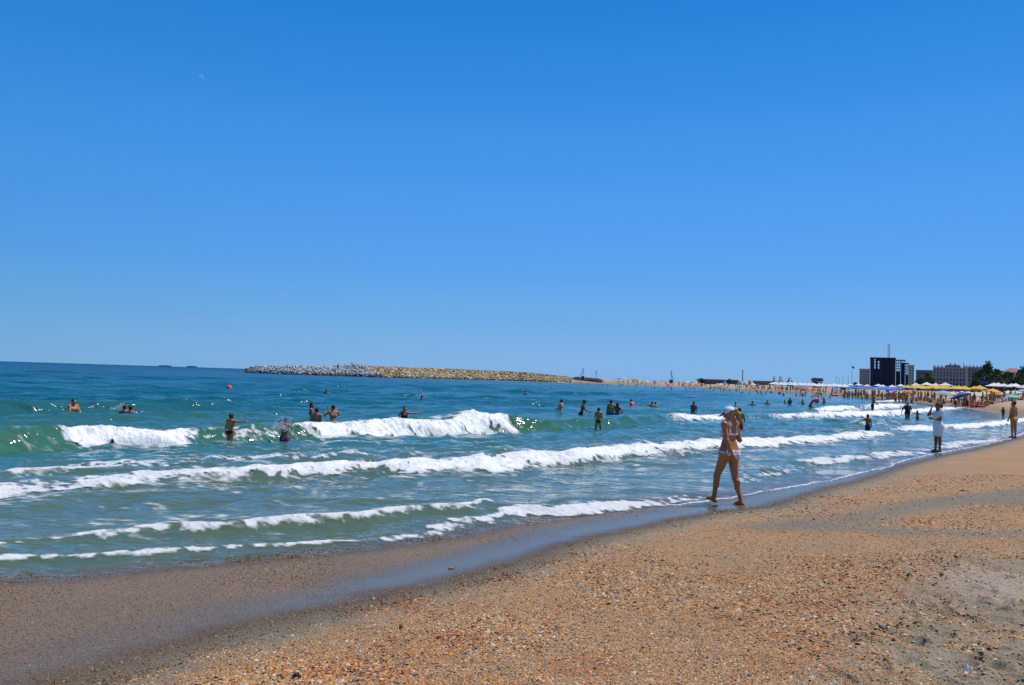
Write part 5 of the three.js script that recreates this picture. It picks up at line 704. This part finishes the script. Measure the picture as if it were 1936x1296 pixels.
// ---------------------------------------------------------------- floats, ships, small things
{
  const floatAt = (px, py, r, m, label, name, cat) => { const p = at(px, py), t = thing(name, label, cat, p); const g = new THREE.SphereGeometry(r, 18, 12); g.scale(.92, 1.12, .92); g.translate(0, r * .55, 0); part('float', g, m, t); part('ring', (() => { const q = new THREE.TorusGeometry(r * .93, r * .07, 6, 18); q.rotateX(Math.PI / 2); q.translate(0, r * .5, 0); return q; })(), mat(.2, .03, .01, .7), t); part('shackle', (() => { const q = new THREE.TorusGeometry(r * .2, r * .05, 5, 10); q.translate(0, r * 1.75, 0); return q; })(), darkSteel, t); };
  floatAt(433, 738, .29, mat(.80, .09, .012, .5), 'orange ball buoy floating off the left of the mole\'s head', 'buoy', 'buoy'); floatAt(1044, 736.5, .26, mat(.75, .16, .20, .6), 'pink ball buoy far out above the two distant heads', 'buoy', 'buoy');
  const ship = (px, base, L, H, d, hull, deck, label) => { const q = facing(px, d), t = thing('cargo_ship', label, 'ship', V(q.pos.x, 0, q.pos.z), q.turn + .1), m = L * q.s, h = H * q.s, s = new THREE.Shape(); s.moveTo(-m / 2, h * .55); s.lineTo(-m * .46, -2); s.lineTo(m * .49, -2); s.lineTo(m / 2, h * .42); s.lineTo(m * .3, h * .36); s.lineTo(-m * .4, h * .38); const g = new THREE.ExtrudeGeometry(s, { depth: m * .14, bevelEnabled: false }); part('hull', g, hull, t); part('deck_cargo', box(m * .7, h * .55, m * .12, -m * .05, h * .62, m * .09), deck, t); part('bridge', box(m * .08, h * .6, m * .1, m * .4, h * .7, m * .07), deck, t); part('mast', bar(V(m * .4, h * .9, m * .07), V(m * .4, h * 1.5, m * .07), m * .006), hull, t); };
  ship(311, 693, 23, 3.4, 3200, mat(.05, .07, .10, .7), mat(.80, .78, .72, .7), 'pale laden ship on the horizon, the nearer of two'); ship(362, 694.5, 19, 2.6, 5200, mat(.09, .20, .36, .8), mat(.11, .23, .40, .8), 'faint blue-grey ship on the horizon, the farther of two');  // farther ship: distance haze is painted into its hull and deck colours
  const mattress = (px, k, w, d, m, label, h = .3) => { const p = upShore(px, k), t = thing('air_mattress', label, 'air mattress', p, Math.atan2(-px + 968, F)); for (let i = 0; i < 4; i++) { const g = new THREE.CapsuleGeometry(h / 2, w - h, 4, 10); g.rotateZ(Math.PI / 2); g.translate(0, h / 2, (i - 1.5) * h * .95); part('tube', g, m, t); } const q = new THREE.CapsuleGeometry(h * .45, h * 2.6, 4, 8); q.rotateX(Math.PI / 2); q.translate(-w / 2 + .2, h * .85, 0); part('pillow', q, m, t); };
  mattress(1849, 9, 1.7, 1, mat(.75, .012, .012, .4), 'bright red air mattress lying at the water\'s edge'); mattress(1826, 9, .8, 1, mat(.7, .03, .012, .4), 'short red float left of the red air mattress', .35);
  { const p = upShore(1899, 5), t = thing('deck_chair', 'pale blue and white deck chair on the sand near the right edge', 'deck chair', p, -1.9); const fr = mat(.7, .75, .8, .5), fab = mat(.42, .68, .86, .85); for (const s of [-1, 1]) { part('side_rail', bar(V(s * .36, .12, .95), V(s * .36, 1.25, -.75), .035), fr, t); part('leg', bar(V(s * .33, 0, -.55), V(s * .33, .75, .25), .03), fr, t); part('leg', bar(V(s * .36, 0, .9), V(s * .36, .3, .6), .03), fr, t); } const g = new THREE.PlaneGeometry(.68, 2.0, 1, 8), a = g.attributes.position; for (let i = 0; i < a.count; i++) { const v = a.getY(i) / 2 + .5; a.setXYZ(i, a.getX(i), .16 + 1.08 * v - .28 * Math.sin(v * 3.14), .92 - 1.65 * v); } g.computeVertexNormals(); part('sling', g, new THREE.MeshStandardMaterial({ color: fab.color, roughness: .9, side: THREE.DoubleSide }), t); }
  { const p = at(1541, 763.5), t = thing('swim_ring', 'pink inflatable ring held by a swimmer right of the loose row of heads', 'swim ring', p, .6); const g = new THREE.TorusGeometry(.42, .15, 10, 22); g.rotateX(.9); g.translate(0, .28, 0); part('ring', g, mat(.8, .06, .16, .4), t); const q = new THREE.CylinderGeometry(.03, .03, .08, 8); q.translate(.42, .32, .1); part('valve', q, mat(.8, .8, .8, .5), t); }
  { const p = at(1579, 749.5), t = thing('swim_ring', 'red inflatable float in the far shallows below the white parasols', 'swim ring', p, .2); const g = new THREE.CapsuleGeometry(.25, 1.3, 4, 10); g.rotateZ(1.57); g.translate(0, .22, 0); part('tube', g, mat(.8, .05, .12, .4), t); const q = new THREE.TorusGeometry(.26, .03, 5, 14); q.rotateY(1.57); q.translate(.3, .22, 0); part('seam', q, mat(.8, .75, .2, .5), t); }
  // splashes round bathers in the breaker and by swimmers
  seed = 501; const drops = [], splash = (px, py, d, w, h, n, s) => { const c = atDepth(px, py, d); for (let i = 0; i < n; i++) { const a = rr(0, 6.28), r = Math.sqrt(rnd()), t = Math.pow(rnd(), 1.1); drops.push([c.x + Math.cos(a) * r * w * (1 - .25 * t), c.y + t * h * (.5 + .9 * noise(a * 1.7 + 3, w * 40)) * (1.05 - r * .4), c.z + Math.sin(a) * r * w * .4, s * rr(.4, 1.1)]); } };
  const dz = (px, py) => -at(px, py).applyMatrix4(camera.matrixWorldInverse).z; splash(534, 816, dz(537, 837) + .1, .34, .5, 750, .006); splash(527, 812, dz(537, 837) + .1, .3, .2, 350, .006); splash(226, 778, dz(226, 778), .55, .4, 260, .012); splash(800, 754, dz(800, 753), 1.0, .6, 90, .03); splash(434, 838, dz(434, 838) - .1, .5, .1, 420, .006); splash(1604, 778, dz(1604, 779), .3, .5, 60, .03);
  const im = new THREE.InstancedMesh(new THREE.IcosahedronGeometry(1, 0), new THREE.MeshPhysicalMaterial({ color: new THREE.Color().setRGB(.95, .97, .98), roughness: .9, transmission: .5, thickness: 0 }), drops.length), M = new THREE.Matrix4(); drops.forEach((q, i) => im.setMatrixAt(i, M.makeRotationY(i).scale(V(q[3], q[3] * 1.2, q[3])).setPosition(q[0], q[1], q[2]))); put(im, 'splash_drops'); tag(im, 'white drops thrown up round bathers and swimmers', null, null, 'stuff');
  // a feather, a leaf and weed on the sand
  { const p = onSand(1830, 1268), t = thing('feather', 'white feather stuck upright in the grey sand at the bottom right', 'feather', p, .5); part('shaft', bar(V(0, -.01, 0), V(-.015, .065, 0), .0016, .0008), mat(.7, .68, .62, .6), t); const g = new THREE.PlaneGeometry(.03, .065, 3, 8), a = g.attributes.position; for (let i = 0; i < a.count; i++) { const v = a.getY(i) / .065 + .5, u = a.getX(i) / .03; a.setXYZ(i, -.015 * v + u * .034 * Math.sin(.3 + v * 2.7), .004 + v * .062, .006 * Math.cos(u * 3) + .002 * Math.sin(i * 7)); } g.computeVertexNormals(); part('vane', g, mat(.82, .84, .84, .8, { side: THREE.DoubleSide }), t); for (const [x, r] of [[-.03, .9], [.035, -.8]]) { const q = g.clone(); q.scale(.7, .6, 1); q.rotateZ(r); q.translate(x * .3, 0, .006); part('barb', q, mat(.82, .84, .84, .8, { side: THREE.DoubleSide }), t); } }
  { const p = onSand(853, 1078), t = thing('dead_leaf', 'brown curled leaf lying alone on the shining wet sand', 'leaf', V(p.x, p.y + .015, p.z), .3); const g = new THREE.SphereGeometry(.032, 10, 6); g.scale(1.1, .35, .6); part('blade', g, mat(.22, .10, .03, .7), t); part('stalk', bar(V(.03, 0, 0), V(.062, .008, .01), .0025, .0015), mat(.12, .06, .03, .8), t); }
  const weed = (px, py, label, s) => { const p = onSand(px, py), t = thing('seaweed_clump', label, 'seaweed', p, rr(0, 6)); for (let i = 0; i < 7; i++) { const a = rr(0, 6.28), c = new THREE.CatmullRomCurve3([0, 1, 2, 3].map((k) => V(Math.cos(a + k * .4) * k * s * .3 + rr(-s, s) * .2, .008 + (k === 1 ? .016 : 0), Math.sin(a + k * .5) * k * s * .3 + rr(-s, s) * .2))); part('strand', new THREE.TubeGeometry(c, 8, .004 + rnd() * .004, 5), mat(.05, .032, .018, .8), t); } };
  weed(756, 1190, 'small dark weed scrap on the shell sand at the left, the upper one', .022); weed(560, 1284, 'dark weed scrap at the bottom edge, lowest of all', .024); weed(1822, 929, 'dark weed lump on the sand below the woman in white', .07); weed(1790, 1140, 'flat dark weed patch amid the footprints', .03);
  // gulls far off and the day moon
  [[301, 638, 700, 'left'], [600, 645, 500, 'middle'], [663, 684, 520, 'right']].forEach(([px, py, d, w]) => { const p = atDepth(px, py, d), t = thing('gull', { left: 'tiny gull in flight above the horizon at left', middle: 'tiny gull high above the mole\'s tetrapods', right: 'tiny gull just above the mole\'s hump' }[w], 'gull', p, rr(0, 6)); const b = new THREE.CapsuleGeometry(.09, .32, 4, 8); b.rotateX(1.57); part('body', b, mat(.6, .6, .6, .8), t); for (const s of [-1, 1]) { const g = new THREE.PlaneGeometry(.7, .18, 4, 1), a = g.attributes.position; for (let i = 0; i < a.count; i++) { const u = (a.getX(i) + .35) / .7; a.setXYZ(i, s * (.05 + u * .65), .22 * Math.sin(u * 2.2), a.getY(i) * (1 - u * .6) - u * .1); } g.computeVertexNormals(); part('wing', g, mat(.5, .5, .52, .8, { side: THREE.DoubleSide }), t); } });
  { const p = atDepth(379, 147, 9000), t = thing('moon', 'faint half moon in the clear sky at upper left', 'moon', p); const r = 40, s = new THREE.Shape(); s.absarc(0, 0, r, .55 - .9, .55 + Math.PI - .9, false); s.absellipse(0, 0, r, r * .16, 0, 0, true); const v = []; const N = 20, M = 8; const P = (i, j) => { const a = -.2 + Math.PI * i / N, e = .15 + .85 * j / M; const x = Math.cos(a + .0) * r, y = Math.sin(a) * r * e; const c = Math.cos(-.55), q = Math.sin(-.55); return [x * c - y * q, x * q + y * c, Math.sqrt(Math.max(0, r * r - x * x - y * y)) * .5]; }; for (let i = 0; i < N; i++) for (let j = 0; j < M; j++) { const a = P(i, j), b = P(i + 1, j), c = P(i + 1, j + 1), d = P(i, j + 1); v.push(...a, ...b, ...c, ...a, ...c, ...d); } const g = new THREE.BufferGeometry(); g.setAttribute('position', new THREE.BufferAttribute(new Float32Array(v), 3)); g.computeVertexNormals(); part('lit_half', g, new THREE.MeshBasicMaterial({ color: new THREE.Color().setRGB(.10, .30, .70), side: THREE.DoubleSide }), t); }
}
camera.far = 30000; camera.updateProjectionMatrix();
renderer.render(scene, camera);
